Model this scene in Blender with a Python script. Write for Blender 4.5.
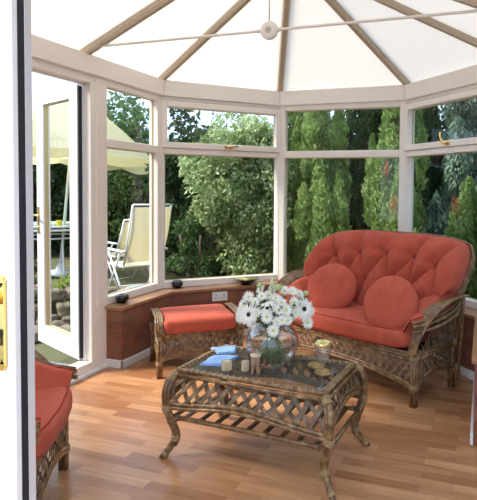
import bpy, math, random
import numpy as np
from mathutils import Vector, Matrix
for o in list(bpy.data.objects): bpy.data.objects.remove(o)
scene = bpy.context.scene
COL = scene.collection
PI = math.pi
random.seed(7); RNG = np.random.default_rng(7)
V = Vector

# ------------------------------------------------------------------ camera
cd = bpy.data.cameras.new('camera'); cam = bpy.data.objects.new('camera', cd); COL.objects.link(cam)
cd.sensor_fit = 'HORIZONTAL'; cd.sensor_width = 36.0; cd.lens = 527.86/477*36
cd.shift_x = -66.02/477; cd.shift_y = -39.34/477
cd.clip_start = 0.02; cd.clip_end = 200
_r = V((0.9462957, 0.32312205, 0.01079785)); _u = V((-0.02329634, 0.03483782, 0.99912142)); _f = V((-0.32246199, 0.94571585, -0.04049444))
mw = Matrix(((_r.x, _u.x, -_f.x, 1.31251), (_r.y, _u.y, -_f.y, -4.92057), (_r.z, _u.z, -_f.z, 1.38449), (0, 0, 0, 1)))
cam.matrix_world = mw
scene.camera = cam
# ------------------------------------------------------------------ light
scene.view_settings.view_transform = 'Standard'; scene.view_settings.look = 'None'
scene.view_settings.gamma = 1.0; scene.view_settings.use_curve_mapping = False
scene.view_settings.exposure = 0.33
w = bpy.data.worlds.new('sky'); scene.world = w; w.use_nodes = True
nt = w.node_tree; bg = nt.nodes['Background']
bg.inputs[0].default_value = (0.62, 0.82, 1.12, 1); bg.inputs[1].default_value = 1.9
sd = bpy.data.lights.new('sun', 'SUN'); sd.energy = 5.5; sd.angle = math.radians(14); sd.color = (1, .95, .86)
sun = bpy.data.objects.new('sun', sd); COL.objects.link(sun)
SUN_DIR = V((-.72, -.42, .80))           # towards the sun: high, from the left and a little behind the viewer
sun.rotation_euler = SUN_DIR.to_track_quat('Z', 'Y').to_euler(); sun.location = (-6, -4, 9)
# added fill light behind the viewer, aimed into the conservatory; no real lamp known
rl = bpy.data.lights.new('fill_light', 'AREA'); rl.shape = 'DISK'; rl.size = 1.2; rl.energy = 16; rl.color = (1, .93, .84)
rlo = bpy.data.objects.new('fill_light', rl); COL.objects.link(rlo); rlo.location = (0.3, -5.2, 2.5)
rlo.rotation_euler = V((-.1, -1.0, .5)).to_track_quat('Z', 'Y').to_euler()

# ------------------------------------------------------------------ materials
def mat(name, color=(.8, .8, .8), rough=.5, spec=.5, metal=0, coat=0, trans=0, ior=1.45, sheen=0):
    m = bpy.data.materials.new(name); m.use_nodes = True
    b = m.node_tree.nodes['Principled BSDF']
    b.inputs['Base Color'].default_value = (*color, 1); b.inputs['Roughness'].default_value = rough
    b.inputs['Specular IOR Level'].default_value = spec; b.inputs['Metallic'].default_value = metal
    b.inputs['Coat Weight'].default_value = coat; b.inputs['Transmission Weight'].default_value = trans
    b.inputs['IOR'].default_value = ior; b.inputs['Sheen Weight'].default_value = sheen
    return m
def N(m, t, **kw):
    n = m.node_tree.nodes.new(t)
    for k, v in kw.items():
        if hasattr(n, k): setattr(n, k, v)
        else: n.inputs[k].default_value = v
    return n
def L(m, a, ao, b, bi): m.node_tree.links.new(a.outputs[ao], b.inputs[bi])
def noisy(m, stops, scale=8, stretch=(1, 1, 1), detail=3, bump=0, bscale=None, rot=(0, 0, 0)):
    """base colour ramp driven by object-space noise"""
    b = m.node_tree.nodes['Principled BSDF']
    tc = N(m, 'ShaderNodeTexCoord'); mp = N(m, 'ShaderNodeMapping'); mp.inputs['Scale'].default_value = stretch; mp.inputs['Rotation'].default_value = rot
    L(m, tc, 'Object', mp, 'Vector')
    ns = N(m, 'ShaderNodeTexNoise'); ns.inputs['Scale'].default_value = scale; ns.inputs['Detail'].default_value = detail
    L(m, mp, 'Vector', ns, 'Vector')
    rp = N(m, 'ShaderNodeValToRGB'); el = rp.color_ramp.elements
    while len(el) > 2: el.remove(el[-1])
    el[0].position, el[0].color = stops[0][0], (*stops[0][1], 1)
    el[1].position, el[1].color = stops[-1][0], (*stops[-1][1], 1)
    for p_, c_ in stops[1:-1]:
        e = el.new(p_); e.color = (*c_, 1)
    L(m, ns, 'Fac', rp, 'Fac'); L(m, rp, 'Color', b, 'Base Color')
    if bump:
        n2 = N(m, 'ShaderNodeTexNoise'); n2.inputs['Scale'].default_value = bscale or scale*3; L(m, mp, 'Vector', n2, 'Vector')
        bp = N(m, 'ShaderNodeBump'); bp.inputs['Strength'].default_value = bump; bp.inputs['Distance'].default_value = .01
        L(m, n2, 'Fac', bp, 'Height'); L(m, bp, 'Normal', b, 'Normal')
    return m
M = {}
M['upvc'] = mat('cream_upvc', (.87, .825, .76), .35)
M['upvc_white'] = mat('white_upvc', (.82, .82, .82), .3)
M['gasket'] = mat('dark_gasket', (.02, .018, .025), .6)
M['bead'] = mat('brass_spacer_bar', (.62, .52, .26), .35, metal=.6)
M['brass'] = mat('polished_brass', (.80, .56, .18), .22, metal=1)
M['rafter'] = mat('rafter_cap', (.50, .41, .31), .5)
M['skirting'] = mat('skirting_white', (.8, .79, .77), .4)
M['socket'] = mat('socket_white', (.82, .82, .80), .3)
M['dark'] = mat('dark_slot', (.01, .01, .01), .6)
M['fabric'] = noisy(mat('terracotta_fabric', (.62, .10, .055), .9, .15, sheen=.08), [(.3, (.45, .085, .050)), (.7, (.52, .108, .064))], 14, bump=.35, bscale=300)
M['piping'] = mat('terracotta_piping', (.36, .05, .03), .85, .15)
M['cane'] = noisy(mat('rattan_cane', (.2, .1, .05), .33, .5, coat=.3), [(.30, (.085, .038, .012)), (.45, (.155, .080, .030)), (.60, (.26, .150, .060)), (.80, (.46, .31, .145))], 30, (1, 1, 1), 4, bump=.2, bscale=90)
M['binding'] = noisy(mat('cane_binding', (.4, .25, .12), .45), [(.3, (.20, .12, .05)), (.7, (.46, .32, .16))], 60, (1, 1, 3), 3)
M['strip'] = noisy(mat('lattice_strip', (.2, .1, .05), .4), [(.3, (.085, .052, .028)), (.5, (.17, .11, .062)), (.75, (.30, .215, .125))], 26, (1, 1, 1), 4)
M['slat'] = noisy(mat('shelf_slat', (.12, .06, .03), .4), [(.3, (.06, .028, .014)), (.7, (.17, .09, .045))], 20)
M['sill'] = noisy(mat('oak_sill', (.4, .2, .1), .3, coat=.2), [(.3, (.30, .135, .06)), (.7, (.46, .23, .11))], 6, (1, 8, 8), 4)
M['stone'] = noisy(mat('rock', (.3, .27, .22), .9), [(.3, (.08, .065, .04)), (.5, (.19, .155, .10)), (.72, (.36, .30, .21))], 7, bump=.6, bscale=20)
M['soil'] = noisy(mat('soil', (.12, .09, .06), .95), [(.3, (.05, .045, .02)), (.55, (.12, .11, .05)), (.75, (.09, .11, .04))], 3, bump=.5)
M['black_gloss'] = mat('black_ceramic', (.012, .008, .010), .12, coat=.5)
M['gold_in'] = mat('gold_lining', (.80, .68, .28), .3, metal=.7)
M['gold'] = noisy(mat('gold_disc', (.5, .36, .14), .4, metal=.5), [(.35, (.26, .17, .06)), (.7, (.48, .34, .14))], 40)
M['wood_ring'] = noisy(mat('carved_wood', (.35, .2, .12), .5), [(.3, (.24, .13, .08)), (.7, (.45, .28, .18))], 30)
M['wax'] = mat('ivory_wax', (.62, .50, .33), .5)
M['cloth_blue'] = noisy(mat('blue_napkin', (.2, .38, .72), .8), [(.3, (.20, .36, .68)), (.7, (.32, .50, .80))], 20, bump=.3)
M['petal'] = mat('white_petal', (.84, .83, .75), .6)
M['disc_dark'] = mat('dark_flower_eye', (.03, .02, .015), .8)
M['disc_green'] = mat('green_flower_eye', (.52, .60, .10), .7)
M['stem'] = mat('flower_stem', (.10, .20, .05), .6)
M['bud'] = mat('green_bud', (.42, .50, .20), .7)
M['sling'] = mat('cream_sling', (.88, .82, .66), .8)
M['white_metal'] = mat('white_tube', (.82, .83, .84), .35)
M['glass_green'] = mat('green_table_glass', (.36, .58, .46), .15)
M['canopy'] = mat('parasol_canvas', (.86, .79, .58), .8)
M['flower_pink'] = mat('pink_bloom', (.50, .30, .34), .8)
M['yellow'] = mat('yellow_plastic', (.85, .62, .03), .5)
M['pale_plastic'] = mat('pale_plastic', (.62, .68, .68), .4)
M['redleaf'] = mat('russet_foliage', (.42, .12, .05), .8)
M['bark'] = noisy(mat('bark', (.12, .09, .06), .9), [(.3, (.07, .05, .035)), (.7, (.2, .15, .10))], 12, (1, 1, .2))
def canopy_translucent():
    m = M['canopy']; t = m.node_tree
    tr = N(m, 'ShaderNodeBsdfTranslucent'); tr.inputs[0].default_value = (.92, .80, .42, 1)
    mx = N(m, 'ShaderNodeMixShader'); mx.inputs[0].default_value = .7
    L(m, t.nodes['Principled BSDF'], 0, mx, 1); L(m, tr, 0, mx, 2); L(m, mx, 0, t.nodes['Material Output'], 0)
canopy_translucent()
def sling_translucent():
    m = M['sling']; t = m.node_tree
    tr = N(m, 'ShaderNodeBsdfTranslucent'); tr.inputs[0].default_value = (.95, .88, .68, 1)
    mx = N(m, 'ShaderNodeMixShader'); mx.inputs[0].default_value = .5
    L(m, t.nodes['Principled BSDF'], 0, mx, 1); L(m, tr, 0, mx, 2); L(m, mx, 0, t.nodes['Material Output'], 0)
sling_translucent()
def glass_pane(name, tint=(1, 1, 1), base=.03, edge=.6, power=4):
    m = bpy.data.materials.new(name); m.use_nodes = True; t = m.node_tree; t.nodes.clear()
    out = N(m, 'ShaderNodeOutputMaterial'); tr = N(m, 'ShaderNodeBsdfTransparent'); tr.inputs[0].default_value = (*tint, 1)
    gl = N(m, 'ShaderNodeBsdfGlossy'); gl.inputs['Roughness'].default_value = .02
    fr = N(m, 'ShaderNodeLayerWeight'); fr.inputs[0].default_value = .5
    pw = N(m, 'ShaderNodeMath'); pw.operation = 'POWER'; pw.inputs[1].default_value = power
    mr = N(m, 'ShaderNodeMath'); mr.operation = 'MULTIPLY_ADD'; mr.inputs[1].default_value = edge; mr.inputs[2].default_value = base; mr.use_clamp = True
    L(m, fr, 1, pw, 0)
    mx = N(m, 'ShaderNodeMixShader')
    L(m, pw, 0, mr, 0); L(m, mr, 0, mx, 0); L(m, tr, 0, mx, 1); L(m, gl, 0, mx, 2); L(m, mx, 0, out, 0)
    return m
M['pane'] = glass_pane('window_glass', (.985, .99, .985), .015, .3, 5)
M['tabletop'] = glass_pane('smoked_table_glass', (.58, .57, .54), .02, .32)
def painted_sheen(m, fac, col):  # mixes in a flat diffuse colour that stands for reflected light on glass
    out = [n for n in m.node_tree.nodes if n.type == 'OUTPUT_MATERIAL'][0]; src = out.inputs[0].links[0].from_node
    df = N(m, 'ShaderNodeBsdfDiffuse'); df.inputs[0].default_value = (*col, 1); mx = N(m, 'ShaderNodeMixShader'); mx.inputs[0].default_value = fac
    L(m, src, 0, mx, 1); L(m, df, 0, mx, 2); L(m, mx, 0, out, 0)
painted_sheen(M['tabletop'], .13, (.40, .37, .32))  # pale reflection on the tabletop put in as an even beige tone
M['thin_glass'] = glass_pane('clear_glass', (.975, .985, .98), .05, .95, 2.6)
painted_sheen(M['thin_glass'], .018, (.8, .8, .78))  # white sheen of the vase and wine glass put into their colour
M['water'] = mat('water', (.95, .98, .96), 0, trans=1, ior=1.15)
def polycarb():
    m = bpy.data.materials.new('opal_polycarbonate'); m.use_nodes = True; t = m.node_tree; t.nodes.clear()
    out = N(m, 'ShaderNodeOutputMaterial'); tr = N(m, 'ShaderNodeBsdfTranslucent'); tr.inputs[0].default_value = (.84, .775, .70, 1)
    df = N(m, 'ShaderNodeBsdfDiffuse'); df.inputs[0].default_value = (.8, .76, .70, 1)
    mx = N(m, 'ShaderNodeMixShader'); mx.inputs[0].default_value = .30
    L(m, tr, 0, mx, 1); L(m, df, 0, mx, 2); L(m, mx, 0, out, 0)
    return m
M['poly'] = polycarb()
def leafmat(name, c1, c2, c3, scale=2.0, transl=.35):
    m = mat(name, c1, .55, .25); t = m.node_tree
    noisy(m, [(.32, c1), (.5, c2), (.7, c3)], scale, detail=6)
    rp = [n for n in t.nodes if n.type == 'VALTORGB'][0]
    tr = N(m, 'ShaderNodeBsdfTranslucent'); L(m, rp, 'Color', tr, 0)
    mx = N(m, 'ShaderNodeMixShader'); mx.inputs[0].default_value = transl
    L(m, t.nodes['Principled BSDF'], 0, mx, 1); L(m, tr, 0, mx, 2); L(m, mx, 0, t.nodes['Material Output'], 0)
    return m
M['leaf_bright'] = leafmat('bright_leaves', (.12, .18, .06), (.32, .40, .16), (.66, .72, .42), 5)
M['leaf_dark'] = leafmat('dark_leaves', (.015, .03, .01), (.035, .062, .02), (.08, .12, .045), 4)
M['leaf_mid'] = leafmat('mid_leaves', (.05, .10, .03), (.10, .17, .055), (.2, .28, .10), 4)
M['conifer'] = leafmat('conifer_sprays', (.12, .20, .05), (.27, .39, .11), (.50, .60, .23), 4)
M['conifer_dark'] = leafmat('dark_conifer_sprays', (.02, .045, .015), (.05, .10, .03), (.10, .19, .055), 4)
M['conifer_blue'] = leafmat('blue_conifer_sprays', (.08, .13, .08), (.17, .25, .16), (.32, .42, .31), 5)
M['grass'] = leafmat('grass_blades', (.2, .28, .05), (.36, .44, .09), (.5, .56, .16), 5)

def brick_mat():
    m = mat('red_brick', (.25, .08, .05), .85, .2); t = m.node_tree; b = t.nodes['Principled BSDF']
    tc = N(m, 'ShaderNodeTexCoord'); sp = N(m, 'ShaderNodeSeparateXYZ'); L(m, tc, 'Object', sp, 0)
    ad = N(m, 'ShaderNodeMath'); ad.operation = 'ADD'; L(m, sp, 0, ad, 0); L(m, sp, 1, ad, 1)
    cb = N(m, 'ShaderNodeCombineXYZ'); L(m, ad, 0, cb, 0); L(m, sp, 2, cb, 1)
    br = N(m, 'ShaderNodeTexBrick'); br.inputs['Scale'].default_value = 1; br.inputs['Brick Width'].default_value = .215
    br.inputs['Row Height'].default_value = .072; br.inputs['Mortar Size'].default_value = .005; br.inputs['Mortar Smooth'].default_value = .3
    br.inputs['Color1'].default_value = (.22, .065, .040, 1); br.inputs['Color2'].default_value = (.31, .105, .062, 1); br.inputs['Mortar'].default_value = (.20, .115, .085, 1)
    L(m, cb, 0, br, 'Vector')
    ns = N(m, 'ShaderNodeTexNoise'); ns.inputs['Scale'].default_value = 9; L(m, cb, 0, ns, 'Vector')
    mx = N(m, 'ShaderNodeMixRGB'); mx.blend_type = 'MULTIPLY'; mx.inputs[0].default_value = .6
    L(m, br, 'Color', mx, 1); L(m, ns, 'Color', mx, 2)
    g = N(m, 'ShaderNodeGamma'); g.inputs[1].default_value = .85; L(m, mx, 0, g, 0)
    L(m, g, 0, b, 'Base Color')
    bp = N(m, 'ShaderNodeBump'); bp.inputs['Strength'].default_value = .5; bp.inputs['Distance'].default_value = .006; bp.invert = True
    L(m, br, 'Fac', bp, 'Height'); L(m, bp, 'Normal', b, 'Normal')
    return m
M['brick'] = brick_mat()
def floor_mat():
    m = mat('laminate_floor', (.5, .28, .14), .30, .5); t = m.node_tree; b = t.nodes['Principled BSDF']
    tc = N(m, 'ShaderNodeTexCoord')
    br = N(m, 'ShaderNodeTexBrick'); br.inputs['Scale'].default_value = 1; br.inputs['Brick Width'].default_value = .40; br.offset = .37
    br.inputs['Row Height'].default_value = .066; br.inputs['Mortar Size'].default_value = .0008; br.inputs['Bias'].default_value = -.1
    br.inputs['Color1'].default_value = (.36, .160, .070, 1); br.inputs['Color2'].default_value = (.60, .325, .160, 1); br.inputs['Mortar'].default_value = (.30, .15, .075, 1)
    L(m, tc, 'Object', br, 'Vector')
    mp = N(m, 'ShaderNodeMapping'); mp.inputs['Scale'].default_value = (2.0, 26, 1); L(m, tc, 'Object', mp, 0)
    ns = N(m, 'ShaderNodeTexNoise'); ns.inputs['Scale'].default_value = 1.6; ns.inputs['Detail'].default_value = 6; ns.inputs['Distortion'].default_value = .8; L(m, mp, 0, ns, 'Vector')
    rp = N(m, 'ShaderNodeValToRGB'); rp.color_ramp.elements[0].position = .3; rp.color_ramp.elements[0].color = (.78, .70, .64, 1); rp.color_ramp.elements[1].position = .68; rp.color_ramp.elements[1].color = (1, 1, 1, 1)
    L(m, ns, 'Fac', rp, 'Fac')
    mx = N(m, 'ShaderNodeMixRGB'); mx.blend_type = 'MULTIPLY'; mx.inputs[0].default_value = 1
    L(m, br, 'Color', mx, 1); L(m, rp, 'Color', mx, 2); L(m, mx, 0, b, 'Base Color')
    return m
M['floor'] = floor_mat()

# ------------------------------------------------------------------ mesh helpers
class MB:
    def __init__(s): s.v = []; s.f = []; s.m = []; s.cur = 0
    def add(s, vs, fs):
        n = len(s.v); s.v += [tuple(v) for v in vs]; s.f += [tuple(i+n for i in f) for f in fs]; s.m += [s.cur]*len(fs); return s
    def box(s, a, b, T=None):
        x0, y0, z0 = a; x1, y1, z1 = b
        vs = [V(p) for p in ((x0,y0,z0),(x1,y0,z0),(x1,y1,z0),(x0,y1,z0),(x0,y0,z1),(x1,y0,z1),(x1,y1,z1),(x0,y1,z1))]
        if T: vs = [T(v) if callable(T) else T @ v for v in vs]
        return s.add(vs, [(0,3,2,1),(4,5,6,7),(0,1,5,4),(1,2,6,5),(2,3,7,6),(3,0,4,7)])
    def tube(s, path, r, n=8, closed=False):
        path = [V(p) for p in path]; k = len(path)
        rs = r if isinstance(r, (list, tuple)) else [r]*k
        vs = []; up = None
        for i, p in enumerate(path):
            if closed: t = path[(i+1) % k]-path[i-1]
            else: t = path[min(i+1, k-1)]-path[max(i-1, 0)]
            if t.length < 1e-9: t = V((0, 0, 1))
            t.normalize()
            if up is None:
                up = V((0, 0, 1)) if abs(t.z) < .9 else V((1, 0, 0))
            a = t.cross(up)
            if a.length < 1e-6: a = t.cross(V((0, 1, 0)))
            a.normalize(); b = a.cross(t); b.normalize(); up = b
            for j in range(n):
                g = 2*PI*j/n; vs.append(p+(a*math.cos(g)+b*math.sin(g))*rs[i])
        fs = []
        for i in range(k if closed else k-1):
            for j in range(n):
                i2 = (i+1) % k
                fs.append((i*n+j, i*n+(j+1) % n, i2*n+(j+1) % n, i2*n+j))
        if not closed: fs.append(tuple(range(n))[::-1]); fs.append(tuple((k-1)*n+j for j in range(n)))
        return s.add(vs, fs)
    def lathe(s, prof, n=24, c=(0, 0, 0), axis='z'):
        vs = []
        for (r, z) in prof:
            for j in range(n):
                g = 2*PI*j/n
                q = (r*math.cos(g), r*math.sin(g), z) if axis == 'z' else (r*math.cos(g), z, r*math.sin(g))
                vs.append((c[0]+q[0], c[1]+q[1], c[2]+q[2]))
        fs = [(i*n+j, i*n+(j+1) % n, (i+1)*n+(j+1) % n, (i+1)*n+j) for i in range(len(prof)-1) for j in range(n)]
        if prof[0][0] > 1e-5: fs.append(tuple(range(n))[::-1])
        if prof[-1][0] > 1e-5: fs.append(tuple((len(prof)-1)*n+j for j in range(n)))
        return s.add(vs, fs)
    def grid(s, fn, nu, nv, wrap_u=False):
        vs = [fn(i/(nu if wrap_u else nu-1), j/(nv-1)) for i in range(nu) for j in range(nv)]
        fs = []
        for i in range(nu if wrap_u else nu-1):
            for j in range(nv-1):
                i2 = (i+1) % nu
                fs.append((i*nv+j, i2*nv+j, i2*nv+j+1, i*nv+j+1))
        return s.add(vs, fs)
    def build(s, name, material, parent=None, smooth=False, bevel=0, origin=None):
        me = bpy.data.meshes.new(name)
        vs = s.v
        if origin is not None:
            o_ = V(origin); vs = [tuple(V(v)-o_) for v in vs]
        me.from_pydata(vs, [], s.f); me.update()
        mats = material if isinstance(material, (list, tuple)) else [material]
        for m_ in mats: me.materials.append(m_)
        if len(mats) > 1: me.polygons.foreach_set('material_index', s.m)
        if smooth:
            me.polygons.foreach_set('use_smooth', [True]*len(me.polygons))
        o = bpy.data.objects.new(name, me); COL.objects.link(o)
        if origin is not None: o.location = origin
        if parent: o.parent = parent
        if bevel:
            md = o.modifiers.new('bevel', 'BEVEL'); md.width = bevel; md.segments = 2; md.limit_method = 'ANGLE'
        return o
def curve(pts, n=24):
    """Catmull-Rom through points"""
    pts = [V(p) for p in pts]; P = [pts[0]*2-pts[1]]+pts+[pts[-1]*2-pts[-2]]
    out = []
    seg = len(pts)-1; per = max(2, n//seg)
    for i in range(seg):
        a, b, c, d = P[i:i+4]
        for k in range(per):
            t = k/per
            out.append(.5*((2*b)+(c-a)*t+(2*a-5*b+4*c-d)*t*t+(3*b-a-3*c+d)*t**3))
    out.append(pts[-1]); return out
def empty(name, loc, rz=0):
    o = bpy.data.objects.new(name, None); COL.objects.link(o); o.location = loc; o.rotation_euler = (0, 0, rz); o.empty_display_size = .1
    return o
def tag(o, label, cat, group=None, kind=None):
    if label: o['label'] = label
    if cat: o['category'] = cat
    if group: o['group'] = group
    if kind: o['kind'] = kind
    return o
def struct(o, label=None):
    o['kind'] = 'structure'
    if label: o['label'] = label
    return o
def copy_tree(o, parent=None):
    c = o.copy(); COL.objects.link(c)
    if parent: c.parent = parent; c.matrix_parent_inverse = o.matrix_parent_inverse
    for ch in [x for x in bpy.data.objects if x.parent == o]: copy_tree(ch, c)
    return c

# ------------------------------------------------------------------ the conservatory shell
HW, CX, BY = 1.47, .6375, .8325           # half width, half width of the back bay, depth of the slanting bays
ZE, ZB, SILL = 2.34, 2.2, .474
T = math.tan(PI/8)
def off(g):                                # corner loop pushed inwards by g (outwards when negative)
    return [(-HW+g, -4.0), (-HW+g, -BY-g*T+0), (-CX+g*T, -g), (CX-g*T, -g), (HW-g, -BY-g*T), (HW-g, -1.95)]
def strip(name, g0, g1, z0, z1, i, material, y_from=None, bevel=0):
    """prism between two offset loops along facet i (0=left 1=back left 2=back 3=back right 4=right)"""
    a, b = off(g0), off(g1)
    q = [list(a[i]), list(a[i+1]), list(b[i+1]), list(b[i])]
    if y_from is not None:
        if i == 0: q[0][1] = q[3][1] = y_from
        else: q[1][1] = q[2][1] = y_from
    m = MB(); vs = [(x, y, z0) for x, y in q]+[(x, y, z1) for x, y in q]
    m.add(vs, [(0,1,2,3),(7,6,5,4),(0,4,5,1),(1,5,6,2),(2,6,7,3),(3,7,4,0)])
    if material is M['brick'] or name == 'sill':
        # local frame along the facet so that bricks follow it
        d = V((a[i+1][0]-a[i][0], a[i+1][1]-a[i][1], 0)); ang = math.atan2(d.y, d.x)
        if i == 0 or i == 4: ang = math.atan2(d.y, d.x)
        R = Matrix.Rotation(-ang, 4, 'Z'); o_ = V((q[1][0], q[1][1], 0))
        m.v = [tuple(R @ (V(v)-o_)) for v in m.v]
        o = m.build(name, material, bevel=bevel); o.location = o_; o.rotation_euler = (0, 0, ang)
        return o
    return m.build(name, material, bevel=bevel)

m = MB(); m.box((-1.47, -6.2, -.06), (2.4, .0, 0))
m = MB(); pts = [(-1.47, -6.4), (2.4, -6.4), (2.4, -4.05), (1.5, -4.05), (1.5, -.84), (.64, 0), (-.64, 0), (-1.5, -.84), (-1.5, -6.4)]
n_ = len(pts)
m.add([(x, y, 0) for x, y in pts]+[(x, y, -.15) for x, y in pts], [tuple(range(n_)), tuple(range(n_, 2*n_))[::-1]]+[(i, n_+i, n_+(i+1) % n_, (i+1) % n_) for i in range(n_)])
struct(m.build('floor', M['floor']))
sides = ['left', 'back_left', 'back', 'back_right', 'right']
YP = -1.595                                # end of the dwarf wall beside the patio door
for i, sname in enumerate(sides):
    yf = YP if i == 0 else None
    wl = strip('wall_'+sname, .187, -.06, 0.0, SILL-.028, i, M['brick'], yf); struct(wl)
    bb = strip('baseboard_'+sname, .203, .186, 0, .062, i, M['skirting'], yf-.016 if yf else None, bevel=.004); struct(bb)
    # eaves beam with a lower fascia lip
    e = strip('trim_%d' % (i+1), .075, -.08, ZB, ZE, i, M['upvc'], -4.0 if i == 4 else None, bevel=.006); struct(e)
m = MB(); m.box((-1.53, YP-.016, 0), (-1.47+.203, YP+.001, .062)); struct(m.build('baseboard_front_left', M['skirting'], bevel=.004))
# continuous timber window board
m = MB(); a, b = off(.205), off(-.0)
ia = [(a[0][0], YP-.02)]+a[1:5]+[(a[5][0], -1.95)]; ib = [(b[0][0], YP-.02)]+b[1:5]+[(b[5][0], -1.95)]
k = len(ia)
m.add([(x, y, SILL-.028) for x, y in ia+ib]+[(x, y, SILL) for x, y in ia+ib],
      [(i, i+1, k+i+1, k+i) for i in range(k-1)]+[(2*k+i, 3*k+i, 3*k+i+1, 2*k+i+1) for i in range(k-1)]
      +[(i, 2*k+i, 2*k+i+1, i+1) for i in range(k-1)]+[(k+i, k+i+1, 3*k+i+1, 3*k+i) for i in range(k-1)]+[(0, k, 3*k, 2*k), (k-1, 3*k-1, 4*k-1, 2*k-1)])
struct(m.build('trim_6', M['sill'], bevel=.005), 'polished brown timber window board along the bay')

def frame_T(p0, p1):
    """local frame: X along p0->p1, Y outward, Z up"""
    d = V((p1[0]-p0[0], p1[1]-p0[1], 0)); Lh = d.length; d.normalize(); n = V((-d.y, d.x, 0))
    return (lambda v: V((p0[0], p0[1], 0))+d*v.x+n*v.y+V((0, 0, v.z))), Lh
def pane_frame(mb, T_, x0, x1, z0, z1, w_, y0=-.035, y1=.035, wb=None, wt=None):
    wb = wb or w_; wt = wt or w_
    mb.box((x0, y0, z0), (x0+w_, y1, z1), T_); mb.box((x1-w_, y0, z0), (x1, y1, z1), T_)
    mb.box((x0+w_, y0, z0), (x1-w_, y1, z0+wb), T_); mb.box((x0+w_, y0, z1-wt), (x1-w_, y1, z1), T_)
def window(num, p0, p1, opener, e0=.055, e1=.055, handle_at=.5):
    """facet window: fixed lower light, transom, upper light or top-hung opener"""
    T_, W = frame_T(p0, p1)
    org = V((p0[0], p0[1], SILL)); root = empty('window_%d' % num, org); struct(root)
    def B(mb, name, mt, par=root, **kw):
        mb.v = [tuple(V(v)-org) for v in mb.v]; return mb.build(name, mt, par, **kw)
    f = MB(); z0, z1, zt0, zt1 = SILL, ZB+.005, 1.69, 1.755
    fw = .055
    f.box((0, -.05, z0), (e0+.03, .04, z1), T_); f.box((W-e1-.03, -.05, z0), (W, .04, z1), T_)
    f.box((e0+.03, -.045, z0), (W-e1-.03, .04, z0+.062), T_); f.box((e0+.03, -.045, z1-.055), (W-e1-.03, .04, z1), T_)
    f.box((e0+.03, -.05, zt0), (W-e1-.03, .04, zt1), T_)
    B(f, 'window_frame', M['upvc'], bevel=.006)
    x0, x1 = e0+.03, W-e1-.03
    bd = MB()
    def beads(a0, a1, b0, b1, yy=.0):
        bd.box((a0-.001, yy, b0), (a0+.005, yy+.012, b1), T_); bd.box((a1-.005, yy, b0), (a1+.001, yy+.012, b1), T_)
        bd.box((a0, yy, b0-.001), (a1, yy+.012, b0+.006), T_); bd.box((a0, yy, b1-.006), (a1, yy+.012, b1+.001), T_)
    beads(x0, x1, z0+.062, zt0)
    gl = MB(); gl.box((x0, .004, z0+.06), (x1, .008, zt0+.002), T_); B(gl, 'glass_pane', M['pane'])
    if opener:
        s_ = MB(); pane_frame(s_, T_, x0-.02, x1+.02, zt1-.012, z1-.042, .052, -.068, .02)
        so = B(s_, 'opening_sash', M['upvc'], bevel=.006)
        gk = MB(); pane_frame(gk, T_, x0-.026, x1+.026, zt1-.018, z1-.036, .008, -.053, -.049); B(gk, 'gasket', M['rafter'])
        beads(x0+.032, x1-.032, zt1+.04, z1-.094, -.01)
        gl = MB(); gl.box((x0+.03, -.004, zt1+.038), (x1-.03, 0, z1-.092), T_); B(gl, 'glass_pane', M['pane'])
        hx = W*handle_at; zc = zt1+.014
        h = MB(); h.box((hx-.035, -.078, zc-.013), (hx+.04, -.068, zc+.013), T_)
        def tt(p): return T_(V(p))
        h.tube([tt((hx, -.07, zc)), tt((hx, -.092, zc))], .010, 8)
        if num == 4: h.tube([tt((hx+.02, -.094, zc-.006)), tt((hx-.012, -.102, zc+.012)), tt((hx-.034, -.106, zc+.055)), tt((hx-.040, -.100, zc+.095))], [.012, .010, .008, .008], 8)
        else: h.tube([tt((hx-.015, -.094, zc)), tt((hx+.02, -.102, zc+.005)), tt((hx+.06, -.100, zc+.014)), tt((hx+.085, -.090, zc+.008))], [.011, .009, .008, .009], 8)
        hh = MB(); hh.v, hh.f, hh.m = h.v, h.f, h.m
        B(hh, 'window_handle', M['brass'], smooth=False)
    else:
        beads(x0, x1, zt1, z1-.055)
        gl = MB(); gl.box((x0, .004, zt1-.002), (x1, .008, z1-.053), T_); B(gl, 'glass_pane', M['pane'])
    B(bd, 'glazing_bead', M['bead'])
    return root
cs = off(0)
window(1, (-HW, -1.70), (-HW, -BY), False, .068, .062)
window(2, (-HW, -BY), (-CX, 0), True, .0, .0, .53)
window(3, (-CX, 0), (CX, 0), False, .045, .045)
window(4, (CX, 0), (HW, -BY), True, .0, .0, .50)
window(5, (HW, -BY), (HW, -1.95), True, .06, .06)
T_, W_ = frame_T((HW, -1.95), (HW, -3.9)); r6 = empty('window_6', (HW, -1.95, 0)); struct(r6)
m = MB(); pane_frame(m, T_, 0, W_/2, 0, ZB+.005, .07); pane_frame(m, T_, W_/2, W_, 0, ZB+.005, .07); m.v = [tuple(V(v)-V((HW, -1.95, 0))) for v in m.v]; m.build('window_frame', M['upvc'], r6, bevel=.006)
for k_ in (0, 1):
    m = MB(); m.box((W_/2*k_+.07, 0, .07), (W_/2*(k_+1)-.07, .004, ZB-.065), T_); m.v = [tuple(V(v)-V((HW, -1.95, 0))) for v in m.v]; m.build('glass_pane', M['pane'], r6)
# corner posts of the bay
for i, (c0, ang) in enumerate((((-HW, -BY), PI*3/8), ((-CX, 0), PI/8), ((CX, 0), -PI/8), ((HW, -BY), -PI*3/8))):
    m = MB(); m.lathe([(.052, SILL), (.052, ZB+.01)], 8)
    o = m.build('trim_%d' % (7+i), M['upvc']); o.location = (c0[0], c0[1], 0); o.rotation_euler = (0, 0, ang+PI/8); struct(o)

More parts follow.
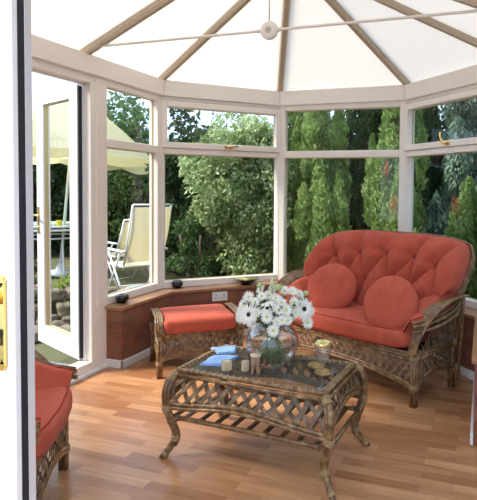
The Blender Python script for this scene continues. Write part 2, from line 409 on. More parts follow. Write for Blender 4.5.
# patio door opening in the left side: frame with threshold, plus the leaf folded outwards
root = empty('door_1', (-HW, -1.70, 0)); struct(root)
m = MB(); y0, y1 = -3.24, -1.70
def rel(mb, o_=(-HW, -1.70, 0)): mb.v = [tuple(V(v)-V(o_)) for v in mb.v]; return mb
m.box((-HW-.045, y1-.055, 0), (-HW+.045, y1+.125, ZB+.005)); m.box((-HW-.045, y0-.06, 0), (-HW+.045, y0+.055, ZB+.005))
m.box((-HW-.045, y0+.055, 2.14), (-HW+.045, y1-.055, ZB+.005)); m.box((-HW-.06, y0+.055, 0), (-HW+.045, y1-.055, .085))
rel(m).build('door_frame', M['upvc'], root, bevel=.006)
m = MB(); m.box((-HW-.03, y1-.067, .085), (-HW-.005, y1-.055, 2.14)); m.box((-HW-.03, y0+.055, 2.13), (-HW-.005, y1-.055, 2.14)); rel(m).build('door_seal', M['upvc_white'], root)
m = MB(); m.box((-HW+.02, y0, 0), (-HW+.075, y1+.105, .022)); rel(m).build('threshold_strip', M['skirting'], root, bevel=.004)
def glazed_leaf(name, loc, rz, handle_side=1, wl_=.73):
    """leaf: hinge at origin, extends along +X, inside face is -Y"""
    r_ = empty(name, loc, rz); struct(r_)
    f = MB(); I = lambda v: v
    pane_frame(f, I, .0, wl_, .0, 2.035, .130, -.03, .03, .15, .095)
    lf = f.build('door_leaf', M['upvc_white'], r_, bevel=.006)
    g = MB(); g.box((.09, -.004, .11), (wl_-.09, .002, 1.945)); g.build('glass_pane', M['pane'], r_)
    def fl(q): q.v = [(x, -y, z) for x, y, z in q.v]; q.f = [f_[::-1] for f_ in q.f]
    g = MB(); pane_frame(g, I, .129, wl_-.129, .149, 1.942, .006, -.016, .012); fl(g); g.build('glazing_bead', M['bead'], r_)
    g = MB(); g.box((-.012, -.022, .01), (0, .016, 2.02)); g.box((wl_, -.024, .01), (wl_+.006, .012, 2.02)); fl(g); g.build('gasket', M['gasket'], r_)
    h = MB(); hx = wl_-.045; h.box((hx-.014, -.038, .90), (hx+.014, -.030, 1.12))
    h.tube([(hx, -.03, 1.05), (hx, -.075, 1.05)], .009, 8); h.tube([(hx, -.075, 1.05), (hx-.05, -.08, 1.052), (hx-.105, -.075, 1.046)], [.009, .008, .007], 8)
    fl(h); h.build('door_handle', M['brass'], r_, bevel=.002)
    k_ = MB(); k_.tube([(hx, -.03, .955), (hx, -.055, .955)], .006, 8); k_.box((hx-.003, -.078, .925), (hx+.003, -.074, .95)); k_.lathe([(.011, -.003), (.011, .003)], 12, (hx, -.066, .945), 'y')
    fl(k_); k_.build('key', mat('steel', (.6, .6, .6), .3, metal=1), r_)
    return r_
DA = math.atan2(.283, -.672)
leaf = glazed_leaf('door_2', (-HW-.035, -1.765, .098), DA)

# roof: glazing panels, rafters, ridge
HUB = V((0, -1.432, 3.012)); EV = off(-.02)
ring = [V((x, y, ZE+.005)) for x, y in EV]
rp_ = MB()
def panel(*ps):
    n_ = len(ps); nrm = (ps[1]-ps[0]).cross(ps[2]-ps[0]).normalized()*.016
    if nrm.z < 0: nrm = -nrm
    rp_.add(list(ps)+[q+nrm for q in ps], [tuple(range(n_)), tuple(range(n_, 2*n_))[::-1]]+[(i, n_+i, n_+(i+1) % n_, (i+1) % n_) for i in range(n_)])
RE = V((0, -4.05, 3.012)); A1 = V((-HW-.02, -1.80, ZE+.005)); E1 = V((HW+.02, -1.80, ZE+.005))
for i in (1, 2, 3): panel(ring[i], ring[i+1], HUB)
panel(ring[1], HUB, V((0, -1.8, 3.012)), A1); panel(ring[4], HUB, V((0, -1.8, 3.012)), E1)
panel(A1, V((0, -1.8, 3.012)), RE, V((-HW-.02, -4.05, ZE+.005))); panel(E1, V((0, -1.8, 3.012)), RE, V((HW+.02, -4.05, ZE+.005)))
struct(rp_.build('ceiling', M['poly']), 'translucent opal polycarbonate roof glazing')
tn = 11
def rafter(a, b, wd=.055, dp=.045):
    global tn
    a, b = V(a), V(b); d = (b-a).normalized(); sd_ = d.cross(V((0, 0, 1))).normalized(); nn = sd_.cross(d).normalized()
    m = MB(); prof = [(-wd/2, .0), (-wd/2, -dp*.55), (-wd*.32, -dp), (wd*.32, -dp), (wd/2, -dp*.55), (wd/2, .0)]
    vs = [a+sd_*x+nn*y for x, y in prof]+[b+sd_*x+nn*y for x, y in prof]; k_ = len(prof)
    m.add(vs, [tuple(range(k_)), tuple(range(k_, 2*k_))[::-1]]+[(i, k_+i, k_+(i+1) % k_, (i+1) % k_) for i in range(k_)])
    # outer cap
    vs = [a+sd_*x+nn*y for x, y in ((-wd*.6, .018), (wd*.6, .018), (wd*.3, .05), (-wd*.3, .05))]+[b+sd_*x+nn*y for x, y in ((-wd*.6, .018), (wd*.6, .018), (wd*.3, .05), (-wd*.3, .05))]
    m.add(vs, [(0, 1, 2, 3), (7, 6, 5, 4), (0, 4, 5, 1), (1, 5, 6, 2), (2, 6, 7, 3), (3, 7, 4, 0)])
    o = m.build('trim_%d' % tn, M['rafter']); struct(o); tn += 1
for i in (1, 2, 3, 4): rafter(ring[i]+(HUB-ring[i]).normalized()*.03, HUB)
for yy in (-1.80, -2.64, -3.48):
    for sx in (-1, 1): rafter((sx*HW, yy, ZE+.01), (0, yy, 3.012))
m = MB(); m.box((-.05, -4.05, 2.93), (.05, -1.42, 3.01)); struct(m.build('trim_%d' % tn, M['rafter'], bevel=.01)); tn += 1
# tie bar with rose and hanging rod
tb = empty('roof_tie_bar', (0, -1.80, 2.385)); tag(tb, 'slim cream tie bar spanning below the roof rafters with a round rose at its middle', 'tie bar')
m = MB(); m.tube([(-1.40, 0, .0), (1.40, 0, .0)], .0085, 10); m.build('bar', M['upvc'], tb, smooth=True)
m = MB(); m.lathe([(0, -.016), (.044, -.018), (.054, -.013), (.058, -.004), (.058, .012), (.04, .018), (0, .018)], 32, axis='y'); rs_ = m.build('rose', M['upvc'], tb, smooth=True)
m = MB(); m.lathe([(.0, -.024), (.006, -.022), (.009, -.017)], 12, axis='y')
for j in range(10):
    g = 2*PI*j/10; m.lathe([(0, -.021), (.0035, -.020), (.005, -.015)], 8, (.018*math.cos(g), 0, .018*math.sin(g)), 'y')
m.build('rosette', M['rafter'], rs_, smooth=True)
m = MB(); m.tube([(0, 0, .03), (0, 0, .55)], .006, 8); m.build('hanging_rod', M['upvc'], tb, smooth=True)
for sx in (-1, 1):
    m = MB(); m.tube([(sx*.052, 0, 0), (sx*.080, 0, 0)], .012, 10); m.build('rose_collar', M['upvc'], rs_, smooth=True); m = MB(); m.tube([(sx*1.35, 0, 0), (sx*1.41, 0, 0)], .014, 10)
    m.tube([(sx*1.405, -.02, -.0), (sx*1.405, .02, -.0)], .016, 10); m.tube([(sx*1.38, 0, 0), (sx*1.355, 0, .022)], .012, 8); m.box((sx*1.425-.02, -.018, -.045), (sx*1.425+.02, .018, .012))
    m.build('end_bracket', M['upvc'], tb, bevel=.003)

# house wall with the doorway the viewer looks through, closed leaf on the left
YH = -4.05
m = MB()
m.box((-1.6, YH-.25, 0), (-.50, YH+.03, 2.9)); m.box((1.46, YH-.25, 0), (2.4, YH+.03, 2.9)); m.box((-.50, YH-.25, 2.12), (1.46, YH+.03, 2.9))
m.add([(-1.6, YH-.25, 2.9), (2.4, YH-.25, 2.9), (0, YH-.25, 3.4), (-1.6, YH+.03, 2.9), (2.4, YH+.03, 2.9), (0, YH+.03, 3.4)], [(0, 1, 2), (3, 5, 4), (0, 3, 4, 1), (1, 4, 5, 2), (2, 5, 3, 0)])
struct(m.build('wall_front', mat('house_plaster', (.75, .72, .66), .8)))
m = MB(); m.box((-7.5, -.25, 0), (0, .03, 3.0)); o = m.build('wall_front_left', M['brick']); o.location = (-1.6, YH, 0); struct(o)  # unseen house wall, extended so the door pane does not mirror bright sky
root = empty('door_3', (.311, -3.985, 0)); struct(root)
# hinge far left; leading edge on the right. local x runs to the left (negative)
m = MB(); I = lambda v: v
pane_frame(m, I, -.80, 0, .01, 2.08, .115, -.026, -.008, .2, .115); pane_frame(m, I, -.80, -.008, .01, 2.08, .115, -.008, .026, .2, .115); m.build('door_leaf', M['upvc_white'], root, bevel=.003)
m = MB(); m.box((-.009, -.008, .01), (.0005, .009, 2.08)); m.build('gasket', M['gasket'], root)
m = MB(); m.box((-.009, .009, .01), (.002, .028, 2.08)); m.build('edge_strip', mat('lilac_white_trim', (.60, .57, .57), .4), root)
m = MB(); m.box((-.69, -.003, .2), (-.11, .003, 1.97)); m.build('glass_pane', M['pane'], root)
hx = -.037
hp = MB(); hp.box((hx-.0165, -.034, .976), (hx+.0165, -.026, 1.168))
hp.tube([(hx, -.034, .977), (hx, -.026, .977)], .0165, 16); hp.tube([(hx, -.034, 1.167), (hx, -.026, 1.167)], .0165, 16)
ho = hp.build('handle_plate', M['brass'], root, bevel=.003)
hd = MB(); hd.tube([(hx, -.034, 1.125), (hx, -.075, 1.125)], .010, 12); hd.tube([(hx, -.075, 1.125), (hx-.045, -.08, 1.127), (hx-.115, -.078, 1.122)], [.010, .009, .008], 10)
hd.build('lever', M['brass'], ho, smooth=True)
kd = MB(); kd.lathe([(0, -.042), (.008, -.042), (.010, -.034)], 14, (hx, 0, 1.05), 'y'); kd.box((hx-.002, -.044, 1.02), (hx+.002, -.038, 1.045)); kd.build('keyhole', M['gasket'], ho)
for zz in (.985, 1.16):
    sc_ = MB(); sc_.lathe([(0, -.0365), (.004, -.036), (.005, -.034)], 10, (hx, 0, zz), 'y'); sc_.build('screw', M['brass'], ho)

# double power socket under the sill
s_ = .5**.5
sk = empty('power_socket', (-.978+.002, -.600-.002, .392), PI/4); tag(sk, 'white double power socket on the brick wall below the window board', 'socket')
m = MB(); m.box((-.073, -.011, -.043), (.073, 0, .043)); fp = m.build('faceplate', M['socket'], sk, bevel=.004)
for sx in (-.036, .036):
    m = MB(); m.box((sx-.003, -.0125, .006), (sx+.003, -.0105, .018)); m.box((sx-.014, -.0125, -.014), (sx-.006, -.0105, -.009)); m.box((sx+.006, -.0125, -.014), (sx+.014, -.0105, -.009))
    m.build('pin_holes', M['dark'], sk)
    m = MB(); m.box((sx*.25-.005, -.015, .016), (sx*.25+.005, -.010, .030)); m.build('switch', M['socket'], sk)

# ------------------------------------------------------------------ wicker helpers
def lattice(mb, mapf, Ln, lo, hi, spacing, slope=1.6, wd=.011, th=.003, gap=.006):
    """crossing pairs of flat strips between the curves lo(u) and hi(u); mapf(u, v, o) -> point"""
    H = max(hi(Ln*i/20) for i in range(21)); Z = min(lo(Ln*i/20) for i in range(21))
    reach = (H-Z)/slope
    for sgn in (1, -1):
        u0 = -reach if sgn > 0 else 0
        k = 0
        while True:
            us = u0+k*spacing
            if us > (Ln if sgn > 0 else Ln+reach): break
            k += 1
            pts = []
            for j in range(13):
                v = Z+(H-Z)*j/12; u = us+sgn*(v-Z)/slope
                if -.001 <= u <= Ln+.001 and lo(min(max(u, 0), Ln))-.002 <= v <= hi(min(max(u, 0), Ln))+.002: pts.append((u, v))
            if len(pts) < 2: continue
            o_ = .004*sgn
            n = len(pts); vs = []
            for (u, v) in pts:
                wv = .003*math.sin((u+v)*PI/spacing)*sgn
                for du in (-wd, wd):
                    for dd in (-th/2, th/2): vs.append(mapf(u+du, v, o_+dd+wv))
            fs = []
            for i in range(n-1):
                a = 4*i; b = a+4
                fs += [(a, b, b+1, a+1), (a+2, a+3, b+3, b+2), (a, a+2, b+2, b), (a+1, b+1, b+3, a+3)]
            fs += [(0, 1, 3, 2), (4*n-4, 4*n-2, 4*n-1, 4*n-3)]
            mb.add(vs, fs)
def wrap_part(parent, *a):
    m_ = MB(); wrap(m_, *a); return m_.build('cane_binding', M['binding'], parent, smooth=True)
def wrap(mb, p, d, r, n=4, w_=.006):
    """a cane binding: a few rings around a pole at p along direction d"""
    p = V(p); d = V(d).normalized(); up = V((0, 0, 1)) if abs(d.z) < .9 else V((1, 0, 0))
    a = d.cross(up).normalized(); b = a.cross(d)
    for i in range(n):
        c = p+d*(i-(n-1)/2)*w_
        mb.tube([c+(a*math.cos(g)+b*math.sin(g))*r for g in [2*PI*j/12 for j in range(12)]], w_*.5, 5, closed=True)

# ------------------------------------------------------------------ coffee table
TB = empty('coffee_table', (.258, -2.392, 0), -math.radians(3.8))
tag(TB, 'rattan coffee table with latticed sides, curved legs and a glass top', 'table')
TX, TY, TZ = .400, .225, .45           # corners of the top
BX, BYt = .448, .276                    # bulge
FX, FY = .446, .262                      # feet
def leg_pts(sx, sy):
    return curve([(sx*(TX), sy*(TY), TZ-.01), (sx*(TX+.038), sy*(TY+.032), TZ-.05), (sx*BX, sy*BYt, .33), (sx*(BX-.008), sy*(BYt-.008), .24), (sx*(BX-.038), sy*(BYt-.036), .12), (sx*(FX-.012), sy*(FY-.012), .05), (sx*(FX+.022), sy*(FY+.020), .0)], 30)
for sx in (-1, 1):
    for sy in (-1, 1):
        m = MB(); pts = leg_pts(sx, sy)
        # two canes side by side, plus an inner one
        m.tube(pts, [.0175]*(len(pts)-5)+[.017, .0165, .016, .0155, .015], 10)
        m.tube([p+V((-sx*.020, 0, 0)) for p in pts[2:-6]], .010, 8); m.tube([p+V((0, -sy*.020, 0)) for p in pts[2:-6]], .010, 8)
        lg = m.build('leg', M['cane'], TB, smooth=True)
        for q, nn in ((2, 6), (len(pts)//2-1, 5), (int(len(pts)*.70), 4), (len(pts)-3, 3)):
            d = pts[min(q+1, len(pts)-1)]-pts[q-1]; wrap_part(lg, pts[q], d, .021 if q < len(pts)-6 else .017, nn, .007)
m = MB()
for a, b in (((-TX, -TY), (TX, -TY)), ((TX, -TY), (TX, TY)), ((TX, TY), (-TX, TY)), ((-TX, TY), (-TX, -TY))):
    a = V((*a, TZ)); b = V((*b, TZ)); nrm = V((0, 0, 1)).cross((b-a).normalized())
    m.tube([a, b], .0125, 8); m.tube([a+nrm*.020+V((0, 0, -.004)), b+nrm*.020+V((0, 0, -.004))], .008, 8)
    m.tube([a-nrm*.014+V((0, 0, -.022)), b-nrm*.014+V((0, 0, -.022))], .011, 8)
m.build('top_frame', M['cane'], TB, smooth=True)
m = MB()
for a, b in (((-TX, -TY), (TX, -TY)), ((TX, -TY), (TX, TY)), ((TX, TY), (-TX, TY)), ((-TX, TY), (-TX, -TY))):
    a = V((*a, TZ)); b = V((*b, TZ)); Ln = (b-a).length; k = int(Ln/.034)
    d = (b-a).normalized(); nn = V((0, 0, 1)).cross(d)
    for j in range(1, k):   # woven cane edging laid over the rim
        c = a+d*Ln*j/k
        m.tube([c+nn*.026+V((0, 0, .003)), c+nn*.01+d*.008+V((0, 0, .012)), c-nn*.012+d*.016+V((0, 0, .006))], .0045, 5)
m.build('woven_edging', M['binding'], TB, smooth=True)
m = MB(); m.box((-TX+.012, -TY+.012, TZ-.003), (TX-.012, TY-.012, TZ+.003)); m.build('glass_top', M['tabletop'], TB)
# wavy apron: bulging panel between top rail and lower rail
def apron(Ln, flat, wave):
    """flat(u,v,o) maps; lower rail follows wave(u)"""
    pass
def side_map(axis, sgn, half_t, half_b):
    def f(u, v, o):                         # u along the side from -half.. , v height
        t = max(0, min(1, (TZ-v)/.13)); q = t**.7
        e = half_t+(half_b-half_t)*q          # half length at this height
        if axis == 'x':
            y = TY+(BYt-TY)*q
            return V(((u-half_t)*e/half_t, sgn*(y+o-.012), v))
        x = TX+(BX-TX)*q
        return V((sgn*(x+o-.012), (u-half_t)*e/half_t, v))
    return f
for axis, sgn, ht, hb in (('x', -1, TX, BX), ('x', 1, TX, BX), ('y', -1, TY, BYt), ('y', 1, TY, BYt)):
    mp = side_map(axis, sgn, ht, hb); Ln = 2*ht
    if axis == 'x': lo = lambda u, L_=Ln: .302+.020*math.cos((u/L_-.48)*2*PI)
    else: lo = lambda u, L_=Ln: .305+.065*max(0, math.sin(PI*min(max(u/L_, 0), 1)))**.8
    hi = lambda u: TZ-.018
    m = MB(); lattice(m, mp, Ln, lo, hi, .066 if axis == 'x' else .058, 1.45, .0125)
    m.build('lattice_panel', M['strip'], TB)
    m = MB(); us = [Ln*i/28 for i in range(29)]
    m.tube([mp(u, lo(u), 0) for u in us], .0115, 8); m.tube([mp(u, lo(u)-.019, .004) for u in us], .0105, 8)
    m.build('curved_rail', M['cane'], TB, smooth=True)
# lower stretcher frame with slats
m = MB(); zs = .205; ex, ey = BX-.012, BYt-.012
for sy in (-1, 1):
    pts = curve([(-ex, sy*ey, zs-.02), (-ex+.05, sy*(ey-.015), zs), (-ex+.10, sy*(ey-.03), zs), (ex-.10, sy*(ey-.03), zs), (ex-.05, sy*(ey-.015), zs), (ex, sy*ey, zs-.02)], 30)
    m.tube(pts, .0125, 8)
for sx in (-1, 1): m.tube([(sx*(ex-.01), -ey+.01, zs), (sx*(ex-.01), ey-.01, zs)], .0125, 8)
st = m.build('lower_shelf', M['cane'], TB, smooth=True)
for j in range(9):
    x = -.36+.09*j
    m = MB(); m.box((x-.013, -ey+.03, zs-.004), (x+.013, ey-.03, zs+.005)); m.build('slat', M['slat'], st, bevel=.003)

# ------------------------------------------------------------------ cushions
def sn(x, p): return math.copysign(abs(x)**p, x)
def box_cushion(w_, d_, h_, name, parent, loc=(0, 0, 0), crown=.02, pipe=True, mt=None, bow=0, e2=.45, e1=.22):
    """rounded box cushion with a crown; bow pushes the front edge (-y) outwards"""
    m = MB()
    def f(u, v):
        th = 2*PI*u; ph = (v-.5)*PI
        x = sn(math.cos(th), e1)*sn(math.cos(ph), e2); y = sn(math.sin(th), e1)*sn(math.cos(ph), e2); z = sn(math.sin(ph), .55)
        yy = y*d_/2
        if y < 0: yy -= bow*(1-(x)**2)*abs(y)
        return V((loc[0]+x*w_/2, loc[1]+yy, loc[2]+z*h_/2+crown*sn(z, 1)*(1-x*x)*(1-y*y)))
    m.grid(f, 72, 19, wrap_u=True)
    o = m.build(name, mt or M['fabric'], parent, smooth=True)
    if pipe:
        for zz in (.28, -.30):
            m = MB(); pts = []
            for k in range(72):
                v = .5+math.asin(sn(zz*1.0, 1/.55) if abs(zz) < 1 else 1)/PI
                q = f(k/72, .5+(.19 if zz > 0 else -.19)); pts.append(q+V(((q.x-loc[0])*.006, (q.y-loc[1])*.006, 0)))
            m.tube(pts, .0038, 5, closed=True); m.build('piping', M['piping'], o, smooth=True)
    return o

# ------------------------------------------------------------------ ottoman
OT = empty('footstool', (-.806, -1.317, 0), math.radians(41))
tag(OT, 'rattan footstool with terracotta cushion beside the window board', 'footstool')
ow, od = .62, .44
hx, hy = ow/2, od/2
for sx in (-1, 1):
    for sy in (-1, 1):
        m = MB()
        for dx, dy in ((0, 0), (-sx*.019, 0), (0, -sy*.019)): m.tube([(sx*hx+dx, sy*hy+dy, 0), (sx*hx+dx, sy*hy+dy, .30)], .012, 8)
        lg = m.build('leg', M['cane'], OT, smooth=True)
        wrap_part(lg, (sx*(hx-.007), sy*(hy-.007), .11), (0, 0, 1), .024, 4, .006); wrap_part(lg, (sx*(hx-.007), sy*(hy-.007), .29), (0, 0, 1), .024, 5, .006)
def frect(f, n=1): return f
for axis, sgn, half, oth in (('x', -1, hx, hy), ('x', 1, hx, hy), ('y', -1, hy, hx), ('y', 1, hy, hx)):
    def mp(u, v, o, axis=axis, sgn=sgn, half=half, oth=oth):
        return V((u-half, sgn*(oth+o-.004), v)) if axis == 'x' else V((sgn*(oth+o-.004), u-half, v))
    Ln = 2*half; lo = lambda u, L_=Ln: .135+.05*math.sin(PI*u/L_); hi = lambda u: .285
    m = MB(); lattice(m, mp, Ln, lo, hi, .048, 1.3, .009); m.build('lattice_panel', M['strip'], OT)
    m = MB(); us = [Ln*i/16 for i in range(17)]
    m.tube([mp(u, lo(u), 0) for u in us], .010, 8); m.tube([mp(u, lo(u)-.016, 0) for u in us], .009, 8)
    for z in (.272, .290, .306): m.tube([mp(0, z, 0), mp(Ln, z, 0)], .010, 8)
    m.build('rail', M['cane'], OT, smooth=True)
for sx in (-1, 1):
    m = MB()
    for k, dx in enumerate((0, .016, .032, .046)):
        pts = curve([(sx*(hx+.004-dx), -hy-.006, .29), (sx*(hx+.014-dx), -hy-.004, .35), (sx*(hx+.014-dx), -hy+.035, .412), (sx*(hx+.01-dx), -hy+.10, .432), (sx*(hx+.01-dx), hy-.10, .432), (sx*(hx+.014-dx), hy-.035, .412), (sx*(hx+.014-dx), hy+.004, .35), (sx*(hx+.004-dx), hy+.006, .29)], 28)
        m.tube(pts, .0085, 8)
    m.build('end_hoop', M['cane'], OT, smooth=True)
    m = MB()
    def mp(u, v, o, sx=sx): return V((sx*(hx-.005+o), u-hy, v))
    lattice(m, mp, od, lambda u: .31, lambda u: .415-.0*u, .05, 1.4, .006); m.build('lattice_panel', M['strip'], OT)
m = MB(); m.box((-hx+.02, -hy+.01, .29), (hx-.02, hy-.01, .305)); m.build('seat_deck', M['slat'], OT)
box_cushion(ow-.07, od+.03, .125, 'cushion', OT, (0, 0, .366), .006, pipe=False, e2=.22, e1=.14)

# ------------------------------------------------------------------ hooped seats (sofa and armchair)
def seat_base(R_, hw_, dp, zr, arch=.10, front_h=.12):
    """legs, rails and lattice. X centred, front at y=0, back at y=dp"""
    for sx in (-1, 1):
        for y_ in (0, dp):
            m = MB()
            for dx, dy in ((0, 0), (-sx*.022, 0), (0, .022 if y_ == 0 else -.022), (-sx*.02, .02 if y_ == 0 else -.02)):
                q = sx*hw_; m.tube([(q+dx, y_+dy, 0), (q+dx, y_+dy, zr)], .0125, 8)
            lg = m.build('leg', M['cane'], R_, smooth=True)
            cx_, cy_ = sx*(hw_-.01), y_+(.01 if y_ == 0 else -.01)
            wrap_part(lg, (cx_, cy_, zr-.215), (0, 0, 1), .029, 4, .007); wrap_part(lg, (cx_, cy_, zr-.02), (0, 0, 1), .031, 6, .007)
    for axis, sgn, half, oth in (('x', -1, hw_, None), ('x', 1, hw_, None), ('y', -1, dp/2, hw_), ('y', 1, dp/2, hw_)):
        def mp(u, v, o, axis=axis, sgn=sgn, half=half):
            if axis == 'x': return V((u-half, (-.004-o) if sgn < 0 else dp+o, v))
            return V((sgn*(hw_+o), u, v))
        Ln = 2*half; base = zr-.215
        lo = lambda u, L_=Ln: base+(arch*math.sin(PI*min(max(u/L_, 0), 1))**.7 if L_ > 1 else .07*math.sin(PI*min(max(u/L_, 0), 1)))
        hi = lambda u: zr-.035
        m = MB(); lattice(m, mp, Ln, lo, hi, .058, 1.25, .010); m.build('lattice_panel', M['strip'], R_)
        m = MB(); us = [Ln*i/30 for i in range(31)]
        m.tube([mp(u, lo(u), 0) for u in us], .0115, 8); m.tube([mp(u, lo(u)-.020, 0) for u in us], .0105, 8)
        for z in (zr-.04, zr-.019, zr): m.tube([mp(0, z, .002), mp(Ln, z, .002)], .0115, 8)
        m.build('rail', M['cane'], R_, smooth=True)
    m = MB(); m.box((-hw_+.02, .02, zr-.02), (hw_-.02, dp-.02, zr)); m.build('seat_deck', M['slat'], R_)
def hoop_back(R_, hw_, dp, zseat, ztop, ztip, flare, lean, tufts, thick=.085, tip_y=.03, xsh=0, zarm=.67):
    """horseshoe back cushion with rim; th runs -1..1 around the horseshoe, t 0..1 from seat to rim"""
    def inner(s, t):
        g = s*PI/2
        sx_ = sn(math.sin(g), .62); cy_ = sn(math.cos(g), .58)
        q_ = max(0, min(1, (abs(s)-.36)/.32)); f_ = 1-q_*q_*(3-2*q_)
        za = zarm-(zarm-ztip)*max(0, min(1, (abs(s)-.5)/.5))
        H = za+(ztop-.05*min(1, abs(s)/.4)**2-za)*f_
        xb, yb = (hw_-.10)*sx_, tip_y+(dp-.12-tip_y)*cy_
        hf = max(0, (H-ztip)/(ztop-ztip))
        xr, yr = (hw_-.065+flare*(.15+.85*hf**.5))*sx_+xsh*hf, tip_y-.02+(dp+lean-tip_y)*cy_
        hfrac = (H-zseat)
        z = zseat+hfrac*t
        q = t
        return V((xb+(xr-xb)*q, yb+(yr-yb)*q, z)), H
    def nrm(s, t):
        e = 1e-3; a, _ = inner(min(s+e, 1), t); b, _ = inner(max(s-e, -1), t); c, _ = inner(s, min(t+e, 1)); d, _ = inner(s, max(t-e, 0))
        n = (a-b).cross(c-d)
        if n.length < 1e-12: return V((0, -1, 0))
        n.normalize(); p, _ = inner(s, t)
        if n.dot(V((-p.x, dp*.3-p.y, 0))) < 0: n = -n
        return n
    buttons, creases = tufts
    def depth(s, t):
        ed = min(1, (1-abs(s))/.10); tt = min(1, (1-t)/.22); tb = min(1, (t+.12)/.15)
        b = thick*(max(0, ed)**.5)*(max(0, 1-(1-tt)**2)**.5)*(tb**.5)
        X = .74*sn(math.sin(s*PI/2), .62); Y = t*.60; dd = 0
        for (bx_, bt) in buttons:
            r2 = (X-.74*bx_)**2+(Y-bt*.60)**2
            dd = max(dd, .92*math.exp(-r2/.00035), .50*math.exp(-r2/.0035))
        for (s0, t0, s1, t1) in creases:
            ax, ay, bx, by = s0*.74, t0*.60, s1*.74, t1*.60
            L2 = (bx-ax)**2+(by-ay)**2; k = max(0, min(1, ((X-ax)*(bx-ax)+(Y-ay)*(by-ay))/L2))
            d2 = (X-ax-k*(bx-ax))**2+(Y-ay-k*(by-ay))**2
            dd = max(dd, .55*math.exp(-d2/.00012), .40*math.exp(-d2/.0016))
        return b*(1-dd)
    m = MB(); NU, NV = 220, 60
    def x2s(x): return max(-1, min(1, sn(2/PI*math.asin(min(1, abs(x)**(1/.62))), 1)*(1 if x >= 0 else -1)))
    PS_ = lambda u: sn(-1+2*u, 1.5)
    def front(u, v):
        s = PS_(u); t = v; p, H = inner(s, t); return p+nrm(s, t)*(depth(s, t)+.01)
    def back(u, v):
        s = PS_(u); t = v; p, H = inner(s, t); b = .035*min(1, (1-abs(s))/.08)**.5*min(1, (1-t)/.12)**.5; return p-nrm(s, t)*b
    m.grid(front, NU, NV); n0 = len(m.v); m.grid(lambda u, v: back(1-u, v), NU, 12)
    # close the rim and the ends
    rim_f = [i*NV+NV-1 for i in range(NU)]; rim_b = [n0+(NU-1-i)*12+11 for i in range(NU)]
    m.f += [(rim_f[i], rim_f[i+1], rim_b[i+1], rim_b[i]) for i in range(NU-1)]; m.m += [0]*(NU-1)
    c = m.build('back_cushion', M['fabric'], R_, smooth=True)
    mp_ = MB(); mp_.tube([(lambda q, n_: q+n_*.012+V((0, 0, .002)))(inner(s, .995)[0], nrm(s, .99)) for s in [PS_(i/120) for i in range(121)]], .0045, 5)
    mp_.build('piping', M['piping'], c, smooth=True)
    for (bs, bt) in buttons:
        bs = x2s(bs); p, _ = inner(bs, bt); n_ = nrm(bs, bt); q = p+n_*(depth(bs, bt)+.010)
        b_ = MB(); b_.lathe([(0, .006), (.007, .004), (.010, 0), (.007, -.004)], 12); R3 = n_.to_track_quat('Z', 'Y').to_matrix()
        b_.v = [tuple(R3 @ V(v)+q) for v in b_.v]; b_.build('button', M['piping'], c, smooth=True)
    # cane hoops behind the rim
    m = MB()
    S_ = [PS_(i/120) for i in range(121)]
    for o_, z_, r_ in ((-.040, -.004, .0125), (-.052, -.030, .0115), (-.028, .012, .009)):
        m.tube([inner(s, 1)[0]-nrm(s, .95)*(-o_)+V((0, 0, z_)) for s in S_], r_, 8)
    m.build('back_hoop', M['cane'], R_, smooth=True)
    m = MB()
    # lattice backing
    for k in range(-12, 13):
        for sg in (-1, 1):
            pts = []
            for j in range(14):
                t = j/13; s = k/13+sg*(t-.5)*.16
                if abs(s) > .97: continue
                pts.append(inner(s, t)[0]-nrm(s, t)*(.048+.004*sg))
            if len(pts) > 2: m.tube(pts, .007, 5)
    m.build('back_lattice', M['strip'], R_, smooth=True)
    return inner, nrm

SA = math.atan2(-.41, .91)
hwS, dpS = .645, .52
fr = V((.917, -1.559, 0)); xd = V((math.cos(SA), math.sin(SA), 0))
so = fr-xd*hwS
SF = empty('rattan_sofa', so, SA); tag(SF, 'two seat rattan sofa with buttoned terracotta back cushion', 'sofa')
seat_base(SF, hwS, dpS, .345, arch=.085)
top = [(-.62, .66), (-.32, .70), (0, .71), (.32, .70), (.62, .66)]
low = [(-.47, .36), (-.16, .38), (.16, .38), (.47, .36)]
cr = [(a, b, a*1.10, 1) for a, b in top]
for k in range(4): cr += [(*top[k], *low[k]), (*low[k], *top[k+1])]
cr += [(a, b, a, 0) for a, b in low]+[(-.62, .66, -.80, .45), (.62, .66, .80, .45), (-.80, .45, -.97, .95), (.80, .45, .97, .95), (-.8, .45, -.8, 0), (.8, .45, .8, 0)]
inner_s, nrm_s = hoop_back(SF, hwS, dpS, .43, 1.05, .555, .305, .12, (top+low, cr), thick=.135, xsh=.125, tip_y=-.01, zarm=.69)
box_cushion(2*hwS-.06, dpS+.02, .15, 'seat_cushion', SF, (0, dpS/2-.035, .425), .02, bow=.03)
